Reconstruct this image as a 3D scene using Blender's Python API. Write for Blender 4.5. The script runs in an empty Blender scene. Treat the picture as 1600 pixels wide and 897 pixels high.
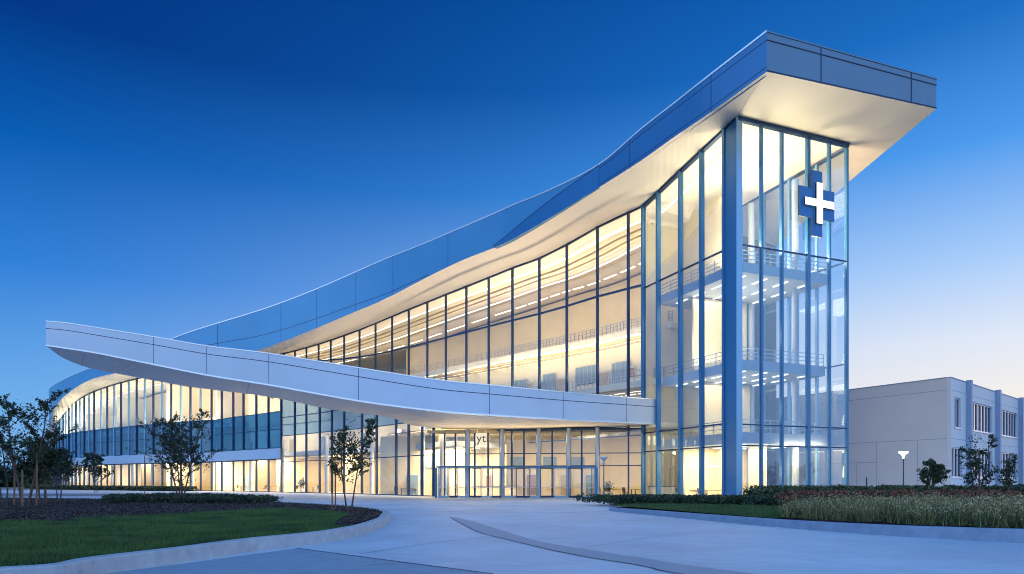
import bpy, math, random
import numpy as np
from mathutils import Vector, Matrix
random.seed(7); RNG = np.random.default_rng(7)
SC = bpy.context.scene
C = SC.collection
R = math.radians
F, CX, HY, EYE = 1080.0, 800.0, 752.0, 1.65      # lens in photo pixels, axis, horizon row, eye height

def P(x, y, D):                                  # photo pixel + distance -> world point
    return Vector(((x-CX)/F*D, D, EYE+(HY-y)/F*D))
def G(x, y, z=0.0):                              # photo pixel on a level surface -> (X, Y)
    D = (EYE-z)*F/(y-HY)
    return ((x-CX)/F*D, D)

# ------------------------------------------------------------------ materials
M = {}
def new_mat(name):
    m = bpy.data.materials.new(name); m.use_nodes = True
    nt = m.node_tree; nt.nodes.clear()
    out = nt.nodes.new('ShaderNodeOutputMaterial')
    M[name] = m
    return m, nt, out
def N(nt, t, **kw):
    n = nt.nodes.new(t)
    for k, v in kw.items(): setattr(n, k, v)
    return n
def principled(name, col, rough=.5, metal=0., spec=.5, var=0., vscale=2., bump=0., bscale=30., col2=None, coat=0., stretch=None):
    m, nt, out = new_mat(name)
    b = N(nt, 'ShaderNodeBsdfPrincipled')
    b.inputs['Roughness'].default_value = rough
    b.inputs['Metallic'].default_value = metal
    b.inputs['Specular IOR Level'].default_value = spec
    b.inputs['Coat Weight'].default_value = coat
    b.inputs['Base Color'].default_value = (*col, 1)
    nt.links.new(b.outputs[0], out.inputs[0])
    tc = N(nt, 'ShaderNodeTexCoord')
    src = tc.outputs['Object']
    if stretch:
        mp = N(nt, 'ShaderNodeMapping'); mp.inputs['Scale'].default_value = stretch
        nt.links.new(src, mp.inputs[0]); src = mp.outputs[0]
    if var or col2:
        n = N(nt, 'ShaderNodeTexNoise'); n.inputs['Scale'].default_value = vscale; n.inputs['Detail'].default_value = 8; n.inputs['Roughness'].default_value = .62
        nt.links.new(src, n.inputs['Vector'])
        cr = N(nt, 'ShaderNodeValToRGB')
        c2 = col2 or tuple(c*(1-var) for c in col)
        cr.color_ramp.elements[0].position = .32; cr.color_ramp.elements[0].color = (*c2, 1)
        cr.color_ramp.elements[1].position = .68; cr.color_ramp.elements[1].color = (*(col if col2 else tuple(min(1, c*(1+var*.5)) for c in col)), 1)
        nt.links.new(n.outputs[0], cr.inputs[0]); nt.links.new(cr.outputs[0], b.inputs['Base Color'])
    if bump:
        n2 = N(nt, 'ShaderNodeTexNoise'); n2.inputs['Scale'].default_value = bscale; n2.inputs['Detail'].default_value = 6
        nt.links.new(src, n2.inputs['Vector'])
        bp = N(nt, 'ShaderNodeBump'); bp.inputs['Strength'].default_value = bump; bp.inputs['Distance'].default_value = .05
        nt.links.new(n2.outputs[0], bp.inputs['Height']); nt.links.new(bp.outputs[0], b.inputs['Normal'])
    return m
def emission(name, col, s):
    m, nt, out = new_mat(name)
    e = N(nt, 'ShaderNodeEmission'); e.inputs[0].default_value = (*col, 1); e.inputs[1].default_value = s
    nt.links.new(e.outputs[0], out.inputs[0]); return m
def glass(name, tint, refl, base, wobble=.0015, haze=0., hazecol=(.3, .5, .9)):
    m, nt, out = new_mat(name)
    tr = N(nt, 'ShaderNodeBsdfTransparent'); tr.inputs[0].default_value = (*tint, 1)
    gl = N(nt, 'ShaderNodeBsdfGlossy'); gl.inputs[0].default_value = (*refl, 1); gl.inputs['Roughness'].default_value = .01
    lw = N(nt, 'ShaderNodeLayerWeight'); lw.inputs['Blend'].default_value = .5
    pw = N(nt, 'ShaderNodeMath', operation='POWER'); pw.inputs[1].default_value = 4.5; nt.links.new(lw.outputs['Facing'], pw.inputs[0])
    mr = N(nt, 'ShaderNodeMapRange')
    mr.inputs['To Min'].default_value = base; mr.inputs['To Max'].default_value = .9
    nt.links.new(pw.outputs[0], mr.inputs[0])
    tc = N(nt, 'ShaderNodeTexCoord'); n = N(nt, 'ShaderNodeTexNoise'); n.inputs['Scale'].default_value = .35; n.inputs['Detail'].default_value = 1
    bp = N(nt, 'ShaderNodeBump'); bp.inputs['Strength'].default_value = 1; bp.inputs['Distance'].default_value = wobble*10
    nt.links.new(tc.outputs['Object'], n.inputs['Vector']); nt.links.new(n.outputs[0], bp.inputs['Height']); nt.links.new(bp.outputs[0], gl.inputs['Normal'])
    mx = N(nt, 'ShaderNodeMixShader')
    nt.links.new(mr.outputs[0], mx.inputs[0]); nt.links.new(tr.outputs[0], mx.inputs[1]); nt.links.new(gl.outputs[0], mx.inputs[2])
    last = mx
    if haze:  # flat diffuse tint standing in for sky reflected in the glass
        df = N(nt, 'ShaderNodeBsdfDiffuse'); df.inputs[0].default_value = (*hazecol, 1)
        m2 = N(nt, 'ShaderNodeMixShader'); m2.inputs[0].default_value = haze
        nt.links.new(mx.outputs[0], m2.inputs[1]); nt.links.new(df.outputs[0], m2.inputs[2]); last = m2
    nt.links.new(last.outputs[0], out.inputs[0]); return m

principled('white_panel', (.63, .72, .84), .38, .0, .5, var=.05, vscale=.25)
principled('canopy_soffit', (.66, .62, .60), .5, var=.04, vscale=.3)
principled('blue_panel', (.085, .34, .60), .32, .12, .5, var=.07, vscale=.2)
principled('blue_panel_shade', (.03, .20, .45), .32, .12, .5, var=.05, vscale=.2)  # darker copy of the blue panel; dimmer sky reflection put into the colour
principled('front_panel', (.10, .20, .31), .36, .12, .5, var=.05, vscale=.25)  # greyer copy of the roof panel; light on this facing put into colour
principled('soffit', (.88, .81, .74), .55, var=.03, vscale=.2)
principled('spandrel', (.46, .58, .74), .4)
principled('seam', (.30, .28, .27), .7)
principled('coping', (.85, .9, .95), .25, .4)
principled('joint', (.03, .06, .14), .6)
principled('mullion', (.02, .065, .16), .35, .5)
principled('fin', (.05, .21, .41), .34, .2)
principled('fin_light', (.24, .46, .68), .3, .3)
principled('interior_white', (.82, .77, .64), .7, var=.06, vscale=.3)
principled('interior_cream', (.78, .68, .48), .7, var=.10, vscale=.25)
principled('interior_tan', (.52, .43, .28), .7, var=.15, vscale=.4)
principled('interior_blue', (.22, .32, .45), .4)
principled('interior_floor', (.42, .38, .33), .3, var=.1, vscale=.5)
principled('slab_edge', (.48, .56, .66), .5, var=.05)
principled('column_paint', (.42, .48, .56), .5)
principled('steel', (.45, .5, .56), .3, .9)
principled('dark_metal', (.04, .045, .055), .4, .6)
principled('furniture_dark', (.07, .07, .09), .6)
principled('furniture_wood', (.35, .22, .12), .5, var=.2, vscale=6)
principled('stake_wood', (.26, .13, .07), .8, var=.3, vscale=8)
principled('bark', (.12, .085, .07), .9, var=.4, vscale=9, bump=.6, bscale=25)
principled('leaf_dark', (.022, .042, .022), .6, var=.5, vscale=1.5)
principled('leaf_mid', (.045, .085, .028), .6, var=.5, vscale=1.2)
principled('leaf_shrub', (.035, .07, .025), .6, var=.6, vscale=1.5)
principled('leaf_red', (.34, .07, .03), .6, col2=(.09, .045, .03), vscale=1.3)
principled('straw', (.46, .38, .13), .7, col2=(.05, .08, .02), vscale=1.6)
principled('straw_pale', (.80, .64, .36), .7, var=.3, vscale=3)
principled('petal', (.7, .55, .5), .6, var=.3)
principled('grass_blade', (.075, .165, .03), .6, col2=(.012, .05, .012), vscale=.7)
principled('lawn_soil', (.03, .075, .02), .9, col2=(.015, .04, .012), vscale=1.5, bump=.8, bscale=40)
principled('mulch', (.05, .035, .035), .95, col2=(.02, .014, .016), vscale=12, bump=1., bscale=30)
principled('kerb_blue', (.30, .38, .50), .7, col2=(.22, .29, .40), vscale=2.5, bump=.3, bscale=18)  # darker and bluer than the left kerb
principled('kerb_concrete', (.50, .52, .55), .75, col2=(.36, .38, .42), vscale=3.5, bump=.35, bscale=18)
principled('side_wall', (.67, .68, .69), .7, var=.05, vscale=.3, bump=.1, bscale=6)
principled('side_pilaster', (.30, .38, .52), .6, var=.05)
principled('frame_white', (.62, .68, .78), .4)
principled('dark_glass', (.008, .014, .03), .12, .0, .12)
principled('blind', (.45, .5, .62), .7)
principled('asphalt', (.33, .40, .48), .7, col2=(.26, .33, .41), vscale=2., bump=.2, bscale=60)
principled('asphalt_far', (.20, .22, .25), .8, var=.15, vscale=.3)
principled('arc_concrete', (.38, .43, .51), .55, col2=(.29, .34, .42), vscale=3., bump=.25, bscale=30, stretch=(1, 3, 1))
principled('house_wall', (.10, .11, .13), .8)
principled('sign_blue', (.004, .16, .46), .35)
principled('sign_side', (.01, .015, .04), .5)
emission('sign_white', (1, .98, .96), 1.35)
emission('light_strip', (1., .84, .60), 3.2)
emission('light_cool', (1., .90, .74), 2.4)
emission('sign_glow', (1., .88, .66), .95)  # glow added so the cream panel reads bright
emission('lamp_glow', (1., .95, .88), 6.)
emission('lamp_warm', (1., .75, .4), 1.1)
glass('glass_clear', (.95, .96, .97), (.85, .92, 1.), .05)
glass('glass_tower', (.88, .94, .99), (.7, .88, 1.), .08, haze=.025, hazecol=(.4, .68, 1.))
glass('glass_sky_tint', (.16, .36, .58), (.6, .85, 1.), .16, haze=.10, hazecol=(.03, .2, .42))  # blue tint stands in for sky reflected in front of dim rooms
glass('glass_podium', (.55, .70, .84), (.6, .85, 1.), .10, haze=.04, hazecol=(.05, .25, .5))  # paler copy of the painted sky tint
glass('glass_left', (.86, .91, .95), (.8, .9, 1.), .09)

# concrete plaza: broad stains, faint brush lines, pores
m, nt, out = new_mat('concrete')
b = N(nt, 'ShaderNodeBsdfPrincipled'); b.inputs['Roughness'].default_value = .52; b.inputs['Specular IOR Level'].default_value = .45
tc = N(nt, 'ShaderNodeTexCoord')
n1 = N(nt, 'ShaderNodeTexNoise'); n1.inputs['Scale'].default_value = .22; n1.inputs['Detail'].default_value = 8; n1.inputs['Roughness'].default_value = .65
mp = N(nt, 'ShaderNodeMapping'); mp.inputs['Scale'].default_value = (.9, 7., 1); mp.inputs['Rotation'].default_value = (0, 0, -.12)
n2 = N(nt, 'ShaderNodeTexNoise'); n2.inputs['Scale'].default_value = 1.1; n2.inputs['Detail'].default_value = 7; n2.inputs['Roughness'].default_value = .7
n3 = N(nt, 'ShaderNodeTexNoise'); n3.inputs['Scale'].default_value = 25; n3.inputs['Detail'].default_value = 4
nt.links.new(tc.outputs['Object'], n1.inputs[0]); nt.links.new(tc.outputs['Object'], mp.inputs[0]); nt.links.new(mp.outputs[0], n2.inputs[0]); nt.links.new(tc.outputs['Object'], n3.inputs[0])
ad = N(nt, 'ShaderNodeMath', operation='MULTIPLY_ADD'); ad.inputs[1].default_value = .55
nt.links.new(n1.outputs[0], ad.inputs[0])
a2 = N(nt, 'ShaderNodeMath', operation='MULTIPLY'); a2.inputs[1].default_value = .45; nt.links.new(n2.outputs[0], a2.inputs[0]); nt.links.new(a2.outputs[0], ad.inputs[2])
cr = N(nt, 'ShaderNodeValToRGB'); cr.color_ramp.elements[0].position = .40; cr.color_ramp.elements[0].color = (.44, .50, .58, 1)
cr.color_ramp.elements[1].position = .61; cr.color_ramp.elements[1].color = (.66, .72, .80, 1)
nt.links.new(ad.outputs[0], cr.inputs[0]); nt.links.new(cr.outputs[0], b.inputs['Base Color'])
bp = N(nt, 'ShaderNodeBump'); bp.inputs['Strength'].default_value = .25; bp.inputs['Distance'].default_value = .02
a3 = N(nt, 'ShaderNodeMath', operation='ADD'); nt.links.new(n2.outputs[0], a3.inputs[0]); nt.links.new(n3.outputs[0], a3.inputs[1])
nt.links.new(a3.outputs[0], bp.inputs['Height']); nt.links.new(bp.outputs[0], b.inputs['Normal'])
rr = N(nt, 'ShaderNodeMapRange'); rr.inputs['To Min'].default_value = .38; rr.inputs['To Max'].default_value = .68
nt.links.new(n1.outputs[0], rr.inputs[0]); nt.links.new(rr.outputs[0], b.inputs['Roughness'])
nt.links.new(b.outputs[0], out.inputs[0])

# ------------------------------------------------------------------ mesh helpers
class MB:
    def __init__(s): s.v = []; s.f = []; s.m = []
    def quad(s, a, b, c, d, mi=0):
        i = len(s.v); s.v += [tuple(a), tuple(b), tuple(c), tuple(d)]; s.f.append((i, i+1, i+2, i+3)); s.m.append(mi)
    def poly(s, pts, mi=0):
        i = len(s.v); s.v += [tuple(p) for p in pts]; s.f.append(tuple(range(i, i+len(pts)))); s.m.append(mi)
    def hexa(s, q, mi=0):                         # 8 points: bottom 0-3, top 4-7
        i = len(s.v); s.v += [tuple(p) for p in q]
        for f in ((0, 3, 2, 1), (4, 5, 6, 7), (0, 1, 5, 4), (1, 2, 6, 5), (2, 3, 7, 6), (3, 0, 4, 7)):
            s.f.append(tuple(i+k for k in f)); s.m.append(mi)
    def box(s, x0, x1, y0, y1, z0, z1, mi=0):
        s.hexa([(x0, y0, z0), (x1, y0, z0), (x1, y1, z0), (x0, y1, z0), (x0, y0, z1), (x1, y0, z1), (x1, y1, z1), (x0, y1, z1)], mi)
    def wall(s, a, b, za0, za1, zb0, zb1, t0, t1, mi=0):
        """upright slab from plan point a to b; t0/t1: offsets along outward normal"""
        a = Vector(a[:2]); b = Vector(b[:2]); d = (b-a)
        if d.length < 1e-6: return
        d.normalize(); n = Vector((-d.y, d.x))
        q = []
        for z in (0, 1):
            zz = ((za0, zb0), (za1, zb1))[z]
            q += [(*(a+n*t0), zz[0]), (*(b+n*t0), zz[1]), (*(b+n*t1), zz[1]), (*(a+n*t1), zz[0])]
        s.hexa(q, mi)
    def post(s, p, d, w, t0, t1, z0, z1, mi=0):
        d = Vector(d[:2]).normalized(); a = Vector(p[:2])-d*w/2; b = Vector(p[:2])+d*w/2
        s.wall(a, b, z0, z1, z0, z1, t0, t1, mi)
    def tube(s, pts, rad, n=8, mi=0, cap=True):
        pts = [Vector(p) for p in pts]; rings = []
        if not isinstance(rad, (list, tuple)): rad = [rad]*len(pts)
        for k, p in enumerate(pts):
            d = (pts[min(k+1, len(pts)-1)]-pts[max(k-1, 0)]).normalized()
            up = Vector((0, 0, 1)) if abs(d.z) < .9 else Vector((1, 0, 0))
            u = d.cross(up).normalized(); w = d.cross(u)
            base = len(s.v)
            for j in range(n):
                a = 2*math.pi*j/n
                s.v.append(tuple(p+(u*math.cos(a)+w*math.sin(a))*rad[k]))
            rings.append(base)
        for a, b in zip(rings, rings[1:]):
            for j in range(n):
                s.f.append((a+j, a+(j+1) % n, b+(j+1) % n, b+j)); s.m.append(mi)
        if cap:
            s.f.append(tuple(rings[0]+j for j in range(n))); s.m.append(mi)
            s.f.append(tuple(rings[-1]+j for j in reversed(range(n)))); s.m.append(mi)
    def lathe(s, prof, c=(0, 0, 0), n=16, mi=0):
        base = len(s.v)
        for r, z in prof:
            for j in range(n):
                a = 2*math.pi*j/n; s.v.append((c[0]+r*math.cos(a), c[1]+r*math.sin(a), c[2]+z))
        for k in range(len(prof)-1):
            for j in range(n):
                a = base+k*n; s.f.append((a+j, a+(j+1) % n, a+n+(j+1) % n, a+n+j)); s.m.append(mi)
    def build(s, name, mats, parent=None, smooth=False):
        me = bpy.data.meshes.new(name); me.from_pydata(s.v, [], s.f)
        if isinstance(mats, str): mats = [mats]
        for k in mats: me.materials.append(M[k])
        if len(mats) > 1: me.polygons.foreach_set('material_index', s.m)
        if smooth: me.polygons.foreach_set('use_smooth', [True]*len(me.polygons))
        me.update()
        o = bpy.data.objects.new(name, me); C.objects.link(o); o.parent = parent
        return o
def empty(name, loc=(0, 0, 0), rz=0):
    o = bpy.data.objects.new(name, None); C.objects.link(o); o.location = loc; o.rotation_euler = (0, 0, rz); o.empty_display_size = .3; return o
def tag(o, label=None, cat=None, group=None, kind=None):
    if label: o['label'] = label
    if cat: o['category'] = cat
    if group: o['group'] = group
    if kind: o['kind'] = kind
    return o
def copy_tree(o, parent=None):
    c = o.copy(); C.objects.link(c); c.parent = parent
    for ch in list(o.children): copy_tree(ch, c)
    return c
def quads_mesh(name, V, mat, parent=None, n=4):
    """V: (k, n, 3) array -> one mesh of separate small faces"""
    k = len(V); me = bpy.data.meshes.new(name)
    me.vertices.add(k*n); me.vertices.foreach_set('co', V.reshape(-1).astype(np.float32))
    me.loops.add(k*n); me.loops.foreach_set('vertex_index', np.arange(k*n, dtype=np.int32))
    me.polygons.add(k); me.polygons.foreach_set('loop_start', np.arange(0, k*n, n, dtype=np.int32)); me.polygons.foreach_set('loop_total', np.full(k, n, dtype=np.int32))
    mats = [mat] if isinstance(mat, str) else mat
    for q in mats: me.materials.append(M[q])
    me.update(calc_edges=True)
    if len(mats) > 1:
        me.polygons.foreach_set('material_index', RNG.choice(len(mats), k).astype(np.int32))
    o = bpy.data.objects.new(name, me); C.objects.link(o); o.parent = parent; return o

def cr_spline(pts, per=8):
    pts = [np.array(p, float) for p in pts]; out = []
    for i in range(len(pts)-1):
        p0 = pts[max(i-1, 0)]; p1 = pts[i]; p2 = pts[i+1]; p3 = pts[min(i+2, len(pts)-1)]
        for k in range(per):
            t = k/per
            out.append(.5*((2*p1)+(-p0+p2)*t+(2*p0-5*p1+4*p2-p3)*t*t+(-p0+3*p1-3*p2+p3)*t**3))
    out.append(pts[-1]); return out
def normals(path):                                # inward (away from the camera side)
    ns = []
    for i in range(len(path)):
        d = path[min(i+1, len(path)-1)][:2]-path[max(i-1, 0)][:2]
        d = d/np.linalg.norm(d); ns.append(np.array((d[1], -d[0])))
    return ns
def at_px(path, x):                               # point of a plan path seen at photo column x
    r = (x-CX)/F; best = None
    for a, b in zip(path, path[1:]):
        fa = a[0]-r*a[1]; fb = b[0]-r*b[1]
        if fa == fb: continue
        if fa*fb <= 0:
            t = fa/(fa-fb); p = a+(b-a)*t; d = (b-a)[:2]; d = d/np.linalg.norm(d); return p, d
    return path[-1], (path[-1]-path[-2])[:2]/np.linalg.norm((path[-1]-path[-2])[:2])

# ------------------------------------------------------------------ camera, sky, sun
cam = bpy.data.cameras.new('camera'); co = bpy.data.objects.new('camera', cam); C.objects.link(co)
co.location = (0, 0, EYE); co.rotation_euler = (R(90), 0, 0)
cam.sensor_width = 36; cam.lens = 36*F/1600; cam.shift_y = (HY-448.5)/1600; cam.clip_end = 3000; cam.clip_start = .2
SC.camera = co
W = bpy.data.worlds.new('World'); SC.world = W; W.use_nodes = True
nt = W.node_tree; nt.nodes.clear()
wo = N(nt, 'ShaderNodeOutputWorld'); bg = N(nt, 'ShaderNodeBackground'); nt.links.new(bg.outputs[0], wo.inputs[0])
sky = N(nt, 'ShaderNodeTexSky'); sky.sky_type = 'NISHITA'; sky.sun_disc = False
SUN_EL, SUN_AZ = 3.0, 58.0                        # low, beyond the right of the frame
sky.sun_elevation = R(SUN_EL); sky.sun_rotation = R(SUN_AZ); sky.dust_density = 1.5; sky.ozone_density = 4.
tc = N(nt, 'ShaderNodeTexCoord'); sp = N(nt, 'ShaderNodeSeparateXYZ'); nt.links.new(tc.outputs['Generated'], sp.inputs[0])
def mth(op, a, b=None, c=None, clamp=False):
    n = N(nt, 'ShaderNodeMath', operation=op); n.use_clamp = clamp
    for i, q in enumerate((a, b, c)):
        if q is None: continue
        if isinstance(q, (int, float)): n.inputs[i].default_value = q
        else: nt.links.new(q, n.inputs[i])
    return n.outputs[0]
X, Y, Z = sp.outputs
hyp = mth('SQRT', mth('ADD', mth('MULTIPLY', X, X), mth('MULTIPLY', Y, Y)))
hyp = mth('MAXIMUM', hyp, .001)
u = mth('DIVIDE', X, hyp); v = mth('DIVIDE', Y, hyp)
def ramp(fac, stops):
    n = N(nt, 'ShaderNodeValToRGB'); e = n.color_ramp.elements
    n.color_ramp.interpolation = 'B_SPLINE' if False else 'EASE'
    n.color_ramp.interpolation = 'LINEAR'
    while len(e) < len(stops): e.new(.5)
    for k, (p, c) in enumerate(stops): e[k].position = p; e[k].color = (*c, 1)
    nt.links.new(fac, n.inputs[0]); return n.outputs[0]
RS = [(0, (.98, .84, .72)), (.10, (.93, .87, .82)), (.17, (.76, .82, .93)), (.26, (.40, .62, .96)), (.38, (.07, .33, .86)), (.49, (.010, .16, .57)), (.62, (.0, .08, .38)), (1, (.03, .17, .52))]
LS = [(0, (.20, .46, .82)), (.11, (.12, .39, .82)), (.25, (.016, .20, .68)), (.38, (.0, .10, .44)), (.49, (.0, .034, .23)), (.62, (.0, .03, .20)), (1, (.02, .14, .46))]
BS = [(0, (.43, .53, .73)), (.2, (.44, .60, .88)), (.45, (.30, .52, .92)), (.7, (.16, .38, .78)), (1, (.06, .22, .56))]  # unseen sky behind the camera, brightened to fill canopy and ground
cR = ramp(Z, RS); cL = ramp(Z, LS); cB0 = ramp(Z, BS)
vs = N(nt, 'ShaderNodeVectorMath', operation='SCALE'); vs.inputs['Scale'].default_value = 1.75; nt.links.new(cB0, vs.inputs[0]); cB = vs.outputs[0]
ss = N(nt, 'ShaderNodeMapRange'); ss.interpolation_type = 'SMOOTHSTEP'; ss.inputs['From Min'].default_value = -.75; ss.inputs['From Max'].default_value = .78
nt.links.new(u, ss.inputs[0])
sb = N(nt, 'ShaderNodeMapRange'); sb.interpolation_type = 'SMOOTHSTEP'; sb.inputs['From Min'].default_value = .45; sb.inputs['From Max'].default_value = -.45
nt.links.new(v, sb.inputs[0])
def mixc(f, a, b, t='MIX'):
    n = N(nt, 'ShaderNodeMixRGB', blend_type=t)
    if isinstance(f, float): n.inputs[0].default_value = f
    else: nt.links.new(f, n.inputs[0])
    nt.links.new(a, n.inputs[1]); nt.links.new(b, n.inputs[2]); return n.outputs[0]
c1 = mixc(ss.outputs[0], cL, cR); c2 = mixc(sb.outputs[0], c1, cB)
sc_ = N(nt, 'ShaderNodeVectorMath', operation='SCALE'); sc_.inputs['Scale'].default_value = .008; nt.links.new(sky.outputs[0], sc_.inputs[0])
fin = mixc(1.0, c2, sc_.outputs[0], 'ADD')
nt.links.new(fin, bg.inputs[0]); bg.inputs[1].default_value = 1.0
sun = bpy.data.lights.new('sun', 'SUN'); sun.energy = .25; sun.angle = R(15); sun.color = (1, .75, .6)
so = bpy.data.objects.new('sun', sun); C.objects.link(so)
az = R(SUN_AZ); d = Vector((math.sin(az)*math.cos(R(SUN_EL)), math.cos(az)*math.cos(R(SUN_EL)), math.sin(R(SUN_EL))))
so.rotation_euler = d.to_track_quat('Z', 'Y').to_euler()
SC.view_settings.view_transform = 'Standard'; SC.view_settings.look = 'None'; SC.view_settings.exposure = 0; SC.view_settings.gamma = 1
SC.render.engine = 'CYCLES'
cy = SC.cycles; cy.max_bounces = 7; cy.diffuse_bounces = 4; cy.glossy_bounces = 3; cy.transparent_max_bounces = 28; cy.transmission_bounces = 4
cy.use_denoising = True; cy.filter_width = 1.0; cy.sample_clamp_indirect = 4; cy.caustics_reflective = False; cy.caustics_refractive = False
WARM = (1., .745, .39); WARMW = (1., .78, .47); NEUT = (1., .77, .48)
def area(p, direction, sx, sy, power, col, parent=None, along=None):
    l = bpy.data.lights.new('lamp_or_fill', 'AREA'); l.shape = 'RECTANGLE'; l.size = sx; l.size_y = sy; l.energy = power; l.color = col
    o = bpy.data.objects.new('lamp_or_fill', l); C.objects.link(o); o.location = p; o.parent = parent
    z = -Vector(direction).normalized()
    x = Vector((*along, 0)).normalized() if along is not None else Vector((1, 0, 0))
    x = (x-z*x.dot(z)).normalized(); y = z.cross(x)
    o.rotation_euler = Matrix((x, y, z)).transposed().to_euler()
    return o

# ------------------------------------------------------------------ THE MAIN BUILDING
bld = tag(empty('hospital_building', (0, 80, 0)), 'large glass hospital with sweeping upturned roof and long curved entrance canopy', 'building')
OFF = Vector((0, -80, 0))
def part(mb, name, mats, parent=None, smooth=False):
    o = mb.build(name, mats, parent or bld, smooth)
    if parent is None: o.location = OFF
    return o
# plan paths of the glass (X, Y, top z)
up = [(13.5, 70.5, 29.85), (9.2, 75.2, 29.3), (6.3, 79.2, 28.8), (3.15, 83, 28.4), (0.1, 86.2, 28.3), (-3, 89.6, 28.1), (-6.1, 93, 27.9), (-12.3, 100, 27.6), (-20.1, 108, 26.9), (-25.3, 112, 26.0), (-33.5, 115.6, 24.3), (-42, 116.6, 22.5), (-51, 117.5, 21.3)]
left = [(-51, 117.5, 21.3), (-60, 122.6, 21.1), (-71, 130, 20.9), (-84.3, 140, 20.0), (-95, 149, 18.1), (-105, 160, 15.1), (-114, 172, 12.3), (-121, 184, 10.), (-126, 198, 8.)]
low = [(-8.2, 74, 8.3), (-11.2, 77.5, 10.2), (-15.4, 83, 11.6), (-21.8, 90, 13.2), (-34, 102, 16.2), (-44, 111, 19.), (-51, 117.5, 21.3)]
upS = cr_spline(up, 8); leftS = cr_spline(left, 8); lowS = cr_spline(low, 8)
GT = upS+leftS[1:]                                # roof follows this
LOWL = lowS+leftS[1:]
# outer roof edge: photo column, lower row, upper row, distance (matched to the points of up+left)
E_px = [(1198, 112, 50, 51.1), (1111, 175, 117, 54.6), (1055, 213, 161, 57.7), (1000, 252, 204, 61.1), (935, 293.5, 258.5, 65.6), (860, 340.5, 297, 71.6), (804, 373, 320, 76.9), (775, 386, 333, 79.7), (717, 409, 358, 85), (658, 438, 383, 91), (600, 468, 406, 97), (548, 490, 429, 101.5), (495, 512.6, 452, 105), (441, 534, 473, 107), (391, 550, 490, 108), (300, 563, 518, 110), (240, 572, 541, 115), (181, 583, 562, 121), (140, 594, 576, 129), (107, 614, 590, 138), (85, 637, 602, 150), (77.5, 660, 609, 163), (77.5, 684, 622, 176), (84, 700, 640, 192)]
# matched glass points: photo columns on the glass path
G_match = [1150, 1110, 1060, 1007, 960, 895, 840, 808, 745, 685, 625, 568, 510, 455, 408, 340, 270, 212, 165, 125, 'y161', 'y172', 'y184', None]
tower_c = np.array((18.7, 57.5, 31.94)); kink = np.array((13.5, 70.5, 29.85)); tower_r = np.array((30.1, 62.1, 31.94))
dl = (kink-tower_c)[:2]; dl = dl/np.linalg.norm(dl); dr = (tower_r-tower_c)[:2]; dr = dr/np.linalg.norm(dr)
def gpt(x):
    if x is None: return GT[-1]
    if isinstance(x, str): return min(GT, key=lambda p: abs(p[1]-float(x[1:]))+(0 if p[0] < -60 else 999))
    if x >= 1007: return at_px([tower_c, kink], x)[0] if x < 1151 else tower_c
    return at_px(GT, x)[0]
rows = []
for (x, yb, yt, D), gx in zip(E_px, G_match):
    eb = P(x, yb, D); et = P(x, yt, D); g = gpt(gx)
    rows.append(list(eb)+[et.z]+list(g))
rows_c = rows
rows = cr_spline(rows_c, 5)
# outer direction for thickness
fas = MB(); cop = MB(); jn = MB(); sof = MB(); top = MB()
Epts = [np.array(r[:2]) for r in rows]; en = normals(Epts)
for i in range(len(rows)-1):
    a, b = rows[i], rows[i+1]; na, nb = en[i], en[i+1]
    A0 = (a[0], a[1], a[2]); A1 = (a[0], a[1], a[3]); B0 = (b[0], b[1], b[2]); B1 = (b[0], b[1], b[3])
    fm_ = 1 if CX+F*a[0]/a[1] > 938 else 0  # tower end takes the darker copy, its dimmer reflection painted in
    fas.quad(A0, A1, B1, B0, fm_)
    Ai = (a[0]+na[0]*.5, a[1]+na[1]*.5); Bi = (b[0]+nb[0]*.5, b[1]+nb[1]*.5)
    fas.quad((*Ai, a[3]), (*Ai, a[2]+.05), (*Bi, b[2]+.05), (*Bi, b[3]))
    fas.quad(A1, (*Ai, a[3]), (*Bi, b[3]), B1)
    # coping
    cop.hexa([(a[0]-na[0]*.05, a[1]-na[1]*.05, a[3]-.02), (b[0]-nb[0]*.05, b[1]-nb[1]*.05, b[3]-.02), (*Bi, b[3]-.02), (*Ai, a[3]-.02),
              (a[0]-na[0]*.05, a[1]-na[1]*.05, a[3]+.13), (b[0]-nb[0]*.05, b[1]-nb[1]*.05, b[3]+.13), (*Bi, b[3]+.13), (*Ai, a[3]+.13)])
    # soffit outside
    sof.quad(A0, B0, tuple(b[4:7]), tuple(a[4:7]))
# inner ceiling + roof deck behind the glass
gp = [np.array(r[4:6]) for r in rows]; gn = normals([np.array(r[4:6]) for r in rows])
DEEP = 20
for i in range(15, len(rows)-1):
    a, b = rows[i], rows[i+1]; na, nb = gn[i], gn[i+1]
    sof.quad(tuple(a[4:7]), tuple(b[4:7]), (b[4]+nb[0]*DEEP, b[5]+nb[1]*DEEP, b[6]-1.), (a[4]+na[0]*DEEP, a[5]+na[1]*DEEP, a[6]-1.))
    top.quad((a[0]+na[0]*.4, a[1]+na[1]*.4, a[3]-.3), (a[4]+na[0]*DEEP, a[5]+na[1]*DEEP, a[3]-.3), (b[4]+nb[0]*DEEP, b[5]+nb[1]*DEEP, b[3]-.3), (b[0]+nb[0]*.4, b[1]+nb[1]*.4, b[3]-.3))
    top.quad((a[4]+na[0]*DEEP, a[5]+na[1]*DEEP, a[3]-.3), (a[4]+na[0]*DEEP, a[5]+na[1]*DEEP, 0), (b[4]+nb[0]*DEEP, b[5]+nb[1]*DEEP, 0), (b[4]+nb[0]*DEEP, b[5]+nb[1]*DEEP, b[3]-.3))
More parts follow.
